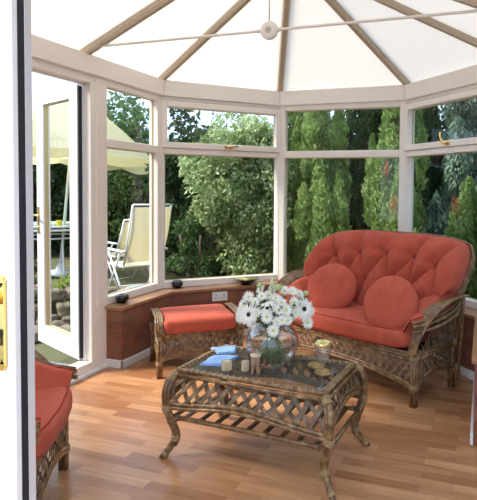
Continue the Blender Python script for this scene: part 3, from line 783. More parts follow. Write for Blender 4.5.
for sx in (-1, 1):   # arms: a sheaf of bent canes rolling from the front leg up to the back hoop
    m = MB()
    for k in range(7):
        o_ = k*.008; q_ = k*.017
        pts = curve([(sx*(hwS+.010-o_), -.014, .335), (sx*(hwS+.030-q_*.7), -.012+.006*k, .43), (sx*(hwS+.065-q_), .05+.004*k, .545), (sx*(hwS+.095-q_), .17, .632-.003*k), (sx*(hwS+.115-q_), .32, .672-.004*k), (sx*(hwS+.125-q_), .47, .675-.004*k)], 30)
        m.tube(pts, .0098, 7)
    a_ = m.build('arm', M['cane'], SF, smooth=True)
    m = MB()
    top_ = lambda u: .36+.26*math.sin(min(1, u/.36)*PI/2)
    def mp(u, v, o, sx=sx): return V((sx*(hwS+.01+o+.05*max(0, (v-.35)/.3)), u, v))
    lattice(m, mp, .50, lambda u: .35, lambda u: top_(u)-.02, .045, 1.5, .007)
    m.build('arm_lattice', M['strip'], a_)
    m = MB(); m.tube(curve([(sx*(hwS+.02), dpS+.02, .0), (sx*(hwS+.045), dpS+.01, .3), (sx*(hwS+.075), dpS-.02, .66)], 12), .013, 8)
    m.tube(curve([(sx*(hwS+.0), dpS+.03, .30), (sx*(hwS+.03), dpS+.03, .6), (sx*(hwS-.02), dpS+.07, .84)], 12), .012, 8)
    m.build('back_post', M['cane'], SF, smooth=True)

# round scatter cushions on the sofa
def scatter(loc, rot, label, r_=.195, t_=.075):
    o_ = empty('scatter_cushion', loc); o_.rotation_euler = rot
    m = MB()
    def f(u, v):
        th = 2*PI*u; ph = (v-.5)*PI; c = math.cos(ph); rr = sn(c, .75)
        pk = 1+.012*math.sin(9*th)*abs(math.sin(ph*2))
        return V((r_*rr*math.cos(th)*pk, r_*rr*math.sin(th)*pk, t_*sn(math.sin(ph), .9)*(1-.0*c)+.0))
    m.grid(f, 48, 25, wrap_u=True); m.build('cover', M['fabric'], o_, smooth=True)
    m = MB(); m.tube([(r_*1.012*math.cos(2*PI*k/48), r_*1.012*math.sin(2*PI*k/48), 0) for k in range(48)], .0045, 5, closed=True); m.build('piping', M['piping'], o_, smooth=True)
    tag(o_, label, 'cushion', 'round scatter cushions on the sofa'); return o_
def sofa_pt(x, y, z): return so+xd*x+V((-xd.y, xd.x, 0))*y+V((0, 0, z))
scatter(sofa_pt(-.175, .15, .640), (math.radians(60), 0, SA+.30), 'round terracotta scatter cushion at the left end of the sofa')
scatter(sofa_pt(.405, .075, .618), (math.radians(66), math.radians(4), SA+.12), 'round terracotta scatter cushion at the right end of the sofa')

# ------------------------------------------------------------------ armchair beside the patio door
AA = math.radians(121)
AC = empty('rattan_armchair', (-.46, -3.135, 0), AA)
tag(AC, 'rattan armchair with terracotta cushions beside the patio door, partly behind the door edge', 'armchair')
seat_base(AC, .30, .54, .315)
hoop_back(AC, .345, .54, .38, .95, .485, .08, .08, ([(-.5, .6), (0, .62), (.5, .6)], [(-.5, .6, -.55, 1), (0, .62, 0, 1), (.5, .6, .55, 1)]), thick=.13, tip_y=-.02, zarm=.85)
box_cushion(.62, .56, .14, 'seat_cushion', AC, (0, .25, .372), .012, bow=.04)
for sx in (-1, 1):
    m = MB()
    for k in range(5):
        o_ = k*.016
        m.tube(curve([(sx*(.306-o_*.5), 0, .31), (sx*(.335-o_), .03, .42), (sx*(.37-o_), .13, .54), (sx*(.395-o_), .30, .65), (sx*(.40-o_), .5, .70)], 24), .009, 7)
    m.build('arm', M['cane'], AC, smooth=True)

# ------------------------------------------------------------------ garden
def leaves(pts, dirs, size, aspect=.5, jitter=.5, rnd=.35):
    """numpy leaf quads: pts (n,3), dirs (n,3) long axis; returns verts, faces"""
    n = len(pts)
    d = dirs+RNG.normal(0, jitter, (n, 3)); d /= np.linalg.norm(d, axis=1)[:, None]
    r = RNG.normal(0, 1, (n, 3)); s = np.cross(d, r); s /= np.linalg.norm(s, axis=1)[:, None]
    L_ = size*(1+RNG.normal(0, rnd, n)).clip(.4, 2)[:, None]
    a = pts-d*L_*.5; b = pts+s*L_*aspect*.5; c = pts+d*L_*.5; e = pts-s*L_*aspect*.5
    v = np.stack([a, b, c, e], 1).reshape(-1, 3)
    f = np.arange(4*n).reshape(-1, 4)
    return v, f
def np_mesh(name, v, f, mt, parent=None):
    me = bpy.data.meshes.new(name); n = len(v); k = len(f)
    me.vertices.add(n); me.vertices.foreach_set('co', v.astype(np.float32).ravel())
    me.loops.add(4*k); me.loops.foreach_set('vertex_index', f.astype(np.int32).ravel())
    me.polygons.add(k); me.polygons.foreach_set('loop_start', np.arange(0, 4*k, 4, dtype=np.int32)); me.polygons.foreach_set('loop_total', np.full(k, 4, dtype=np.int32))
    me.update(calc_edges=True); me.materials.append(mt)
    o = bpy.data.objects.new(name, me); COL.objects.link(o)
    if parent: o.parent = parent
    return o
def sph(n):
    a = RNG.normal(0, 1, (n, 3)); return a/np.linalg.norm(a, axis=1)[:, None]
def trunk(parent, h, r=.06, lean=(0, 0)):
    m = MB(); m.tube(curve([(0, 0, -.1), (lean[0]*.4+.02, lean[1]*.4, h*.4), (lean[0], lean[1], h)], 8), [r*(1-.06*i) for i in range(len(curve([(0, 0, 0), (0, 0, 1), (0, 0, 2)], 8)))], 8)
    return m.build('trunk', M['bark'], parent, smooth=True)
GZ = -.12
def broadleaf(name, loc, rx, ry, h, n, mt, label, cat='shrub', group=None, size=.055, blobs=26, z0=.1, aspect=.5):
    o_ = empty(name, (loc[0], loc[1], GZ)); tag(o_, label, cat, group)
    c = sph(blobs)*RNG.uniform(.25, .8, (blobs, 1)); c = c*np.array([rx, ry, (h-z0)/2])+np.array([0, 0, z0+(h-z0)/2])
    br = RNG.uniform(.22, .42, blobs)*min(rx, h/2)
    which = RNG.integers(0, blobs, n); dr = sph(n); rad = RNG.uniform(.35, 1.12, n)**.6
    p = c[which]+dr*(br[which]*rad)[:, None]*np.array([1, 1, .85])
    p = p[p[:, 2] > .0]; dd = dr[:len(p)]*.6+np.array([0, 0, -.45])
    v, f = leaves(p, dd, size, aspect, .6); np_mesh('foliage', v, f, mt, o_)
    trunk(o_, h*.7, .05, (.05, .03))
    for k in range(5):
        g = 2*PI*k/5+.4; m = MB(); m.tube(curve([(.02, 0, h*.18), (math.cos(g)*rx*.3, math.sin(g)*ry*.3, h*.42), (math.cos(g)*rx*.55, math.sin(g)*ry*.55, h*.75)], 8), .018, 6); m.build('branch', M['bark'], o_, smooth=True)
    return o_
def conifer(loc, r, h, n, mt, label, plumes=14, size=.05, group='tall conifers behind the sofa', droop=False, cat='tree', name='conifer'):
    o_ = empty(name, (loc[0], loc[1], GZ)); tag(o_, label, cat, group)
    V_, F_ = [], []
    # upright plumes: narrow cones of upswept sprays, arranged on the outside of the crown
    P_, D_ = [], []
    per = n//plumes
    for k in range(plumes):
        g = RNG.uniform(0, 2*PI); hz = RNG.uniform(.0, .80)
        rr = r*(1-hz*.55)*RNG.uniform(.35, .8)
        base = np.array([rr*math.cos(g), rr*math.sin(g), h*hz]); ph = h*RNG.uniform(.22, .42)*(1.15-hz*.5); pr = r*RNG.uniform(.26, .40)
        t = RNG.uniform(0, 1, per)**.85; a = RNG.uniform(0, 2*PI, per)
        prof = pr*np.sin(np.clip(t*.88+.12, 0, 1)*PI)**.6*(1-.45*t)*(1+.30*np.sin(a*4+t*16+k)*np.sin(t*37+a*3))
        q = RNG.uniform(.75, 1.05, per)
        p = base+np.stack([np.cos(a)*prof*q, np.sin(a)*prof*q, t*ph], 1)
        d = np.stack([np.cos(a)*.55, np.sin(a)*.55, np.full(per, -1.3 if droop else 1.0)], 1)
        P_.append(p); D_.append(d)
    # inner fill
    ni = n//4; a = RNG.uniform(0, 2*PI, ni); t = RNG.uniform(0, 1, ni); rr = r*(1-t*.75)*.6*np.sqrt(RNG.uniform(0, 1, ni))
    P_.append(np.stack([np.cos(a)*rr, np.sin(a)*rr, t*h], 1)); D_.append(np.tile(np.array([0, 0, .6]), (ni, 1)))
    v, f = leaves(np.concatenate(P_), np.concatenate(D_), size, .38, .35); np_mesh('foliage', v, f, mt, o_)
    trunk(o_, h*.85, .07)
    return o_
def hedge(name, a, b, depth, h, n, mt, label, size=.07, wob=.25, cat='hedge'):
    a = np.array(a); b = np.array(b); mid = (a+b)/2; Ln = np.linalg.norm(b-a); ang = math.atan2(b[1]-a[1], b[0]-a[0])
    o_ = empty(name, (mid[0], mid[1], GZ), ang); tag(o_, label, cat)
    x = RNG.uniform(-Ln/2, Ln/2, n); z = RNG.uniform(0, 1, n)
    topz = h*(1+wob*.35*np.sin(x*1.7)+wob*.25*np.sin(x*4.1+1)+wob*.2*np.sin(x*9+2))
    z = z*topz; bulge = .12*np.sin(x*5+z*3)+.08*np.sin(x*11+z*7+1)
    y = RNG.uniform(0, 1, n)**2*depth*.6-depth/2-bulge
    v, f = leaves(np.stack([x, y, z], 1), np.tile(np.array([0, -.3, .5]), (n, 1)), size, .5, .9); np_mesh('foliage', v, f, mt, o_)
    # woody inside, dense enough to close the hedge
    ns = n//3; x = RNG.uniform(-Ln/2, Ln/2, ns); z = RNG.uniform(0, .92, ns)*h*(1+wob*.35*np.sin(x*1.7)); y = RNG.uniform(0, depth*.5, ns)
    v, f = leaves(np.stack([x, y, z], 1), np.tile(np.array([0, 0, .5]), (ns, 1)), size*2.6, .6, .9); np_mesh('inner_foliage', v, f, mt, o_)
    return o_
# ground
m = MB()
def gfn(u, v):
    x = -16+24*u; y = -7+18*v; return V((x, y, GZ-.02+.02*math.sin(x*2.1)*math.cos(y*1.7)))
m.grid(gfn, 60, 50); g_ = m.build('ground', M['soil'], smooth=True); struct(g_, 'garden soil and rough lawn'); g_.name = 'floor_garden'
m = MB()
for i_ in range(2):
    for j_ in range(4): m.box((-2.36+i_*.42, -3.35+j_*.45, GZ), (-2.36+i_*.42+.41, -3.35+j_*.45+.44, GZ+.08))
sl = m.build('floor_patio', mat('blue_grey_paving', (.26, .30, .34), .8), bevel=.008); struct(sl, 'blue grey paving step outside the patio door')
# left: dark hedge far behind the parasol
hedge('hedge', (-13.5, 2.2), (-3.4, 6.6), 1.6, 2.35, 26000, M['leaf_dark'], 'dark evergreen hedge behind the parasol and garden chairs', .12)
hedge('hedge', (-4.0, 3.6), (2.2, 4.2), 1.4, 2.5, 15000, M['leaf_dark'], 'dark hedge showing through gaps behind the leafy shrub', .12)
hedge('hedge', (-12.0, -6.0), (-12.6, 2.6), 1.2, 2.6, 9000, M['leaf_dark'], 'unseen dark hedge added at the far left to block reflected sky', .15)  # out of view, added so the bay panes mirror leaves instead of sky
hedge('hedge', (6.0, -1.4), (6.2, -8.0), 1.2, 3.2, 9000, M['leaf_dark'], 'unseen tall dark hedge added at the right to block reflected sky', .15)  # out of view, put here to keep sky out of the window reflections
hedge('hedge', (1.6, 4.2), (5.8, -1.6), 1.4, 3.6, 16000, M['leaf_dark'], 'tall dark hedge beyond the right-hand bay window', .13)
broadleaf('tree', (-5.75, 4.5), 1.3, 1.0, 3.75, 9000, M['leaf_mid'], 'mid green tree rising above the dark hedge behind the parasol', 'tree', size=.10, blobs=30)
broadleaf('shrub', (-2.95, 2.1), .75, .6, 2.75, 12000, M['leaf_dark'], 'dark green shrub left of the bright leafy bush', size=.075)
broadleaf('shrub', (-1.72, 1.45), .98, .70, 2.85, 44000, M['leaf_bright'], 'bright green leafy bush filling the back left bay window', size=.056, blobs=52)
broadleaf('shrub', (-2.25, 1.15), .45, .4, 1.2, 3800, M['leaf_mid'], 'low mid green bush at the foot of the bright leafy bush', size=.06)
# conifers behind the back window
conifer((-1.03, 1.62), .34, 3.0, 24200, M['conifer'], 'narrow bright green conifer at the left edge of the back window')
conifer((-.58, 1.30), .42, 2.85, 35200, M['conifer'], 'bright green feathery conifer left of the middle of the back window')
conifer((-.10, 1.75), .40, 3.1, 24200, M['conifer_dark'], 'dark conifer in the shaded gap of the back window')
conifer((.30, 1.35), .43, 3.0, 30800, M['conifer'], 'green conifer with russet tips near the right of the back window')
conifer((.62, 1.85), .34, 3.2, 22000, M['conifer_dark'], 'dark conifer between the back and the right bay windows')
# right bay
conifer((1.17, 1.62), .60, 3.4, 46000, M['conifer_blue'], 'drooping blue green conifer behind the right bay window', droop=True, size=.055, plumes=26, group=None)
conifer((1.13, .62), .30, 1.58, 19800, M['conifer'], 'low green conifer outside the right bay window', group=None)
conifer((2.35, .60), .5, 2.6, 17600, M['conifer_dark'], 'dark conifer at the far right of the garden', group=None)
for lx, ly, lz in ((.36, .92, 1.22), (.27, .95, 1.62), (1.05, .34, 1.25)):
    n = 90; p = RNG.normal(0, 1, (n, 3))*np.array([.02, .02, .05]); v, f = leaves(p, np.tile(np.array([0, 0, 1.]), (n, 1)), .028, .4, .4)
    o = np_mesh('russet_foliage_patch', v, f, M['redleaf']); o.location = (lx, ly, lz)
    host = [q for q in bpy.data.objects if q.get('label') in ('green conifer with russet tips near the right of the back window', 'low green conifer outside the right bay window')]
    hst = host[0] if lx < 1 else host[1]
    o.location = V((lx, ly, lz))-hst.location; o.parent = hst; o['label'] = 'russet brown dead spray'
# parasol
pb = V((-5.52, 2.21, GZ)); pt_ = V((-5.34, 2.42, 3.02)); pd = (pt_-pb).normalized()
PS = empty('parasol', pb); PS.rotation_euler = pd.to_track_quat('Z', 'Y').to_euler(); tag(PS, 'large cream garden parasol tilted over the patio table', 'parasol')
m = MB(); m.tube([(0, 0, .0), (0, 0, 3.12)], .024, 10); m.build('pole', M['white_metal'], PS, smooth=True)
m = MB(); m.lathe([(.0, .0), (.24, .0), (.24, .05), (.08, .09), (.04, .2), (0, .2)], 20); m.build('base', M['white_metal'], PS, smooth=True)
m = MB(); NR = 8; R0 = 1.5
def can(u, v):
    a = 2*PI*u; seg = (u*NR) % 1; sag = 1-.05*math.sin(PI*seg)*v; r_ = R0*v*sag
    return V((r_*math.cos(a), r_*math.sin(a), 3.05-.98*v**1.25-.035*math.sin(PI*seg)*v))
m.grid(can, 64, 12, wrap_u=True)
def val(u, v):
    a = 2*PI*u; seg = (u*NR) % 1; q = can(u, 1); sc = .16*(.6+.4*math.sin(PI*seg))
    return q+V((math.cos(a)*.01*v, math.sin(a)*.01*v, -sc*v))
m.grid(val, 64, 3, wrap_u=True); cn = m.build('canopy', M['canopy'], PS, smooth=True)
for k in range(NR):
    m = MB(); m.tube([can(k/NR, .03)-V((0, 0, .02)), can(k/NR, .98)-V((0, 0, .02))], .009, 6); m.build('rib', M['white_metal'], PS, smooth=True)
m = MB(); m.lathe([(0, 3.16), (.03, 3.13), (.035, 3.09), (.02, 3.05)], 12); m.build('finial', M['white_metal'], PS, smooth=True)
# patio table
PT = empty('patio_table', (-5.62, 2.14, GZ), .32); tag(PT, 'white framed patio table with a green glass top under the parasol', 'table')
m = MB(); m.lathe([(0, .845), (.60, .845), (.60, .853), (0, .853)], 36); m.build('tabletop', M['glass_green'], PT)
m = MB()
for z in (.858, .80): m.tube([(.62*math.cos(2*PI*k/36), .62*math.sin(2*PI*k/36), z) for k in range(36)], .019, 8, closed=True)
m.tube([(.50*math.cos(2*PI*k/36), .50*math.sin(2*PI*k/36), .66) for k in range(36)], .014, 8, closed=True); m.build('rim', M['white_metal'], PT, smooth=True)
for k in range(4):
    g = PI/4+k*PI/2; m = MB(); m.tube(curve([(.60*math.cos(g), .60*math.sin(g), .82), (.50*math.cos(g), .50*math.sin(g), .6), (.56*math.cos(g), .56*math.sin(g), .0)], 8), .016, 8); m.build('leg', M['white_metal'], PT, smooth=True)
cup = MB(); cup.lathe([(0, 0), (.035, 0), (.045, .10), (.041, .10), (.032, .008), (0, .008)], 16); cp = cup.build('beaker', M['yellow']); cp.location = (-5.32, 2.0, GZ+.853); tag(cp, 'small yellow beaker standing on the patio table', 'beaker')
# sling chairs
def garden_chair(loc, rz, label, recl=.28, hb=.72):
    o_ = empty('garden_chair', (*loc, GZ), rz); tag(o_, label, 'chair', 'cream sling garden chairs')
    zs, w_ = .46, .27                     # chair faces -Y
    bt = V((0, .24+hb*math.sin(recl), zs+hb*math.cos(recl)))
    for sx in (-1, 1):
        m = MB(); m.tube([(sx*w_, .20, zs-.04), (sx*w_, bt.y, bt.z), ], .014, 8); m.build('back_post', M['white_metal'], o_, smooth=True)
        m = MB(); m.tube([(sx*w_, -.26, zs), (sx*w_, .24, zs)], .014, 8); m.build('seat_rail', M['white_metal'], o_, smooth=True)
        m = MB(); m.tube([(sx*(w_+.02), -.30, 0), (sx*(w_+.02), .17, .66)], .014, 8); m.build('leg', M['white_metal'], o_, smooth=True)
        m = MB(); m.tube([(sx*(w_+.035), .36, 0), (sx*(w_+.035), -.20, .66)], .014, 8); m.build('leg', M['white_metal'], o_, smooth=True)
        m = MB(); m.box((sx*(w_+.03)-.028, -.30, .655), (sx*(w_+.03)+.028, .30, .682)); m.build('armrest', M['white_metal'], o_, bevel=.01)
    m = MB(); m.tube([(-w_, bt.y, bt.z), (w_, bt.y, bt.z)], .014, 8); m.tube([(-w_, -.26, zs), (w_, -.26, zs)], .014, 8); m.tube([(-w_-.03, .34, .03), (w_+.03, .34, .03)], .012, 8); m.tube([(-w_-.02, -.28, .03), (w_+.02, -.28, .03)], .012, 8)
    m.build('crossbars', M['white_metal'], o_, smooth=True)
    m = MB(); m.grid(lambda u, v: V((-w_+2*w_*u, .22+(bt.y-.22)*v+.03*math.sin(PI*v), zs+.05+(bt.z-.03-zs-.05)*v)), 6, 10); n_ = len(m.v)
    m.grid(lambda u, v: V((w_-2*w_*u, .226+(bt.y-.22)*v+.03*math.sin(PI*v), zs+.05+(bt.z-.03-zs-.05)*v)), 6, 10); m.build('sling_back', M['sling'], o_, smooth=True)
    m = MB(); m.box((-w_+.01, -.25, zs-.004), (w_-.01, .22, zs+.008)); m.build('sling_seat', M['sling'], o_)
    return o_
garden_chair((-3.20, 1.16), math.radians(-118), 'nearer cream sling garden chair with high reclined back', .30, .86)
garden_chair((-3.98, 1.95), math.radians(-115), 'farther cream sling garden chair, half hidden by the nearer one', .42, .62)
# rockery
def rock(loc, r, sq=.7, seed=0):
    rg = random.Random(seed); k1, k2, k3 = [rg.uniform(0, 6) for _ in range(3)]; ax = (rg.uniform(.8, 1.4), rg.uniform(.7, 1.1), sq)
    m = MB()
    def f(u, v):
        a = 2*PI*u; b = (v-.5)*PI; d = V((math.cos(a)*math.cos(b), math.sin(a)*math.cos(b), math.sin(b)))
        q = 1+.14*math.sin(3*d.x*2+k1)+.12*math.sin(4*d.y*2+k2)+.10*math.sin(5*d.z+k3)
        d = V((sn(d.x, .8), sn(d.y, .8), sn(d.z, .75)))
        return V((d.x*ax[0], d.y*ax[1], d.z*ax[2]))*r*q
    m.grid(f, 20, 12, wrap_u=True); o = m.build('rockery_stone', M['stone'], smooth=True); o.location = (loc[0], loc[1], loc[2]); o.rotation_euler = (0, 0, rg.uniform(0, 3)); return o
k = 0
for row, (z, yo, n_) in enumerate(((GZ+.03, -.42, 8), (GZ+.04, -.22, 9), (GZ+.10, 0, 9), (GZ+.20, .16, 8), (GZ+.33, .34, 7))):
    for i in range(n_):
        x = -3.55+.24*i+RNG.uniform(-.04, .04)+row*.05; y = -1.05+.27*i*.55+yo+RNG.uniform(-.04, .04)
        if x > -1.75 and y < .2: continue
        o = rock((x-.25, y, z), .115+RNG.uniform(-.02, .03), .52, k); k += 1
        tag(o, 'grey brown stone of the rockery wall outside the patio door', 'rock', 'rockery stones')
for x, y, r_ in ((-2.42, .55, .17), (-2.75, .75, .14), (-2.2, .95, .13)):
    o = rock((x, y, GZ+.10), r_, .8, k); k += 1; tag(o, 'pale boulder outside the side window in front of the garden chairs', 'rock', 'boulders outside the side window')
conifer((1.52, .35), .30, 1.66, 16000, M['conifer'], 'low green conifer outside the far right edge of the right bay window', group=None)
for x, y, h_, lb in ((-4.75, .75, .55, 'low dark green bush left of the garden chairs'), (-4.25, .35, .42, 'low green bush between the rockery and the patio table'), (-5.6, 1.05, .5, 'low green bush in front of the patio table'), (-3.75, .55, .40, 'low green bush in front of the farther garden chair'), (-6.7, 1.6, .7, 'low dark bush at the left of the patio table')):
    broadleaf('low_bush', (x, y), .32, .28, h_, 1500, M['leaf_mid'] if h_ < .5 else M['leaf_dark'], lb, 'bush', size=.05, blobs=12, z0=.0)
# raised soil behind the rockery stones, with plants
m = MB(); m.grid(lambda u, v: V((-4.2+2.6*u, -.6+u*1.2+v*1.0, GZ+.34*math.sin(PI*min(1, v*1.3+.25))*math.sin(PI*(.1+.8*u)))), 24, 12); o = m.build('planting_bed', M['soil'], smooth=True); tag(o, 'raised bed of brown soil behind the rockery stones', 'flower bed')
def tuft(loc, r, h, n, mt, name, label, cat, size=.05, group=None, asp=.3, jit=.4):
    a = RNG.uniform(0, 2*PI, n); rr = r*np.sqrt(RNG.uniform(0, 1, n)); z = RNG.uniform(0, h, n)*(1-.5*rr/r)
    v, f = leaves(np.stack([np.cos(a)*rr, np.sin(a)*rr, z], 1), np.stack([np.cos(a)*.5, np.sin(a)*.5, np.full(n, 1.)], 1), size, asp, jit)
    o = np_mesh(name, v, f, mt); o.location = loc; tag(o, label, cat, group); return o
tuft((-3.25, .15, .06), .30, .34, 900, M['grass'], 'grass_clump', 'yellow green grassy clump above the rockery stones', 'plant', .13, asp=.12)
tuft((-2.55, .12, -.1), .26, .36, 700, M['grass'], 'grass_clump', 'yellow green clump at the lower left of the side window', 'plant', .12, asp=.14)
for i, (x, y) in enumerate(((-3.75, -.35), (-3.45, -.25), (-3.1, -.12), (-2.8, .05), (-3.6, -.05), (-3.3, .0))):
    tuft((x, y, .14), .15, .12, 260, M['leaf_mid'] if i % 2 else M['flower_pink'], 'rockery_plant', 'low rockery plant with dull pink heads' if i % 2 == 0 else 'low green rockery plant between pink ones', 'plant', .05, 'pink rockery plants' if i % 2 == 0 else 'green rockery plants', .6, .8)
m = MB(); m.lathe([(0, 0), (.17, 0), (.20, .02), (.205, .06), (.19, .06), (.18, .025), (0, .015)], 24); o = m.build('bird_bath_dish', M['pale_plastic'], smooth=True); o.location = (-1.95, -.35, .30); tag(o, 'pale shallow dish just outside the side window', 'dish')
m = MB(); m.lathe([(.09, 0), (.05, .05), (.04, .3), (.08, .42), (0, .42)], 16); m.build('pedestal', M['pale_plastic'], o, smooth=True).location = (0, 0, -.42)

# ------------------------------------------------------------------ small things
def lathe_obj(name, prof, mt, loc, label, cat, n=32, group=None, parent=None):
    m = MB(); m.lathe(prof, n); o = m.build(name, mt, parent, smooth=True); o.location = loc
    if cat: tag(o, label, cat, group)
    return o
POT = [(r_*1.12, z_*1.22) for r_, z_ in [(0, 0), (.022, 0), (.040, .014), (.047, .032), (.043, .050), (.028, .058), (.020, .056), (.017, .048), (.030, .03), (0, .012)]]
lathe_obj('tea_light_pot', POT, M['black_gloss'], (-1.372, -1.475, SILL), 'round black pot on the window board nearest the patio door', 'pot')
lathe_obj('tea_light_pot', POT, M['black_gloss'], (-1.318, -.775, SILL), 'round black pot on the window board at the left bay corner', 'pot')
bo = empty('shallow_bowl', (-.815, -.375, SILL)); bo.scale = (1.12, 1.12, 1.35); tag(bo, 'wide dark bowl with gold lining on the window board', 'bowl')
m = MB(); m.lathe([(0, 0), (.042, 0), (.045, .006), (.075, .028), (.105, .042), (.103, .044), (.075, .032), (.04, .012), (0, .010)], 36); m.build('body', M['black_gloss'], bo, smooth=True)
m = MB(); m.lathe([(0, .0108), (.04, .0132), (.075, .0335), (.100, .0445)], 36); m.build('gold_lining', M['gold_in'], bo, smooth=True)

TT = .4535                                 # table glass surface
# wine glass
wg = empty('wine_glass', (.612, -2.585, TT)); wg.scale = (1.14, 1.14, 1.20); tag(wg, 'clear stemmed wine glass with a gold rim band', 'glass')
m = MB(); m.lathe([(0, 0), (.027, .0), (.027, .0015), (.008, .005), (.0050, .014), (.0045, .05), (.0048, .088), (.006, .094), (.016, .102), (.026, .118), (.0315, .140), (.0325, .160), (.031, .185), (.030, .185), (.0315, .160), (.0305, .140), (.025, .119), (.015, .104), (0, .098)], 36)
m.build('glass_body', M['thin_glass'], wg, smooth=True)
m = MB(); m.lathe([(.0322, .168), (.0316, .184), (.0308, .184), (.0314, .168)], 36); m.build('gold_band', M['gold_in'], wg, smooth=True)
# gold lidded tins
for x, y, lb in ((.505, -2.335, 'round gold coaster dish farther from the wine glass stem'), (.568, -2.42, 'round gold coaster dish right behind the wine glass stem')):
    o = empty('gold_dish', (x, y, TT)); o.scale = (1.03, 1.03, 1.35); tag(o, lb, 'dish')
    m = MB(); m.lathe([(0, 0), (.030, 0), (.043, .010), (.0445, .014), (.041, .018), (0, .018)], 36); m.build('dish', M['gold'], o, smooth=True)
    m = MB(); m.lathe([(0, .0182), (.034, .0182), (.036, .0205), (.030, .0225), (0, .0225)], 36); m.build('raised_centre', M['gold'], o, smooth=True)
# carved wooden stand with splayed feet
cw = empty('carved_wooden_stand', (.238, -2.508, TT), .4); tag(cw, 'small carved wooden stand with splayed feet in front of the flower vase', 'ornament')
m = MB()
for k in range(4):
    g = PI/4+k*PI/2; m.tube(curve([(.024*math.cos(g), .024*math.sin(g), 0), (.015*math.cos(g), .015*math.sin(g), .045), (.019*math.cos(g), .019*math.sin(g), .085)], 8), [.008, .008, .009, .010, .011, .011, .011, .010, .010][:9], 8)
m.lathe([(0, .03), (.017, .034), (.019, .06), (.020, .085), (0, .088)], 16); m.build('body', M['wood_ring'], cw, smooth=True)
m = MB(); m.lathe([(0, .086), (.026, .086), (.028, .092), (.026, .098), (0, .100)], 20); m.build('top_disc', M['wax'], cw, smooth=True)
# ribbed votive glasses
for x, y, r_, h_, lb in ((.078, -2.512, .023, .046, 'ribbed ivory candle pot at the left end of the group'), (.172, -2.49, .017, .050, 'small ribbed ivory candle pot beside the carved wooden stand')):
    o = empty('ribbed_candle_pot', (x, y, TT)); tag(o, lb, 'candle pot')
    m = MB(); nn = 9; m.grid(lambda u, v: V(((r_*(1+.20*math.cos(2*PI*u*nn)))*math.cos(2*PI*u), (r_*(1+.20*math.cos(2*PI*u*nn)))*math.sin(2*PI*u), h_*v)), nn*8, 2, wrap_u=True)
    m.add([(r_*.8*math.cos(2*PI*j/24), r_*.8*math.sin(2*PI*j/24), h_*.96) for j in range(24)], [tuple(range(24))]); m.build('body', M['wax'], o)

# blue napkins
def napkin(pts, label):
    m = MB(); a, b, c, d = [V((x, y, 0)) for x, y in pts]
    for ly in range(3):
        g = 1-.05*ly; ce = (a+b+c+d)/4
        P_ = [ce+(q-ce)*g for q in (a, b, c, d)]; n0 = len(m.v)
        m.grid(lambda u, v: (P_[0]*(1-u)*(1-v)+P_[1]*u*(1-v)+P_[2]*u*v+P_[3]*(1-u)*v)+V((0, 0, .0015+.004*ly+.0018*math.sin(u*9+ly)*math.sin(v*7+1)+.003*u)), 14, 14)
    o = m.build('folded_napkin', M['cloth_blue'], smooth=True); o.location = (0, 0, TT)
    md = o.modifiers.new('thickness', 'SOLIDIFY'); md.thickness = .002; md.offset = 1
    tag(o, label, 'napkin', 'blue napkins on the coffee table')
napkin(((-.175, -2.225), (-.045, -2.135), (.005, -2.262), (-.085, -2.305)), 'folded blue napkin farther from the viewer near the back left table corner')
napkin(((-.088, -2.500), (-.088, -2.345), (.055, -2.300), (.035, -2.475)), 'folded blue napkin lying nearer, beside the ribbed candle pot')

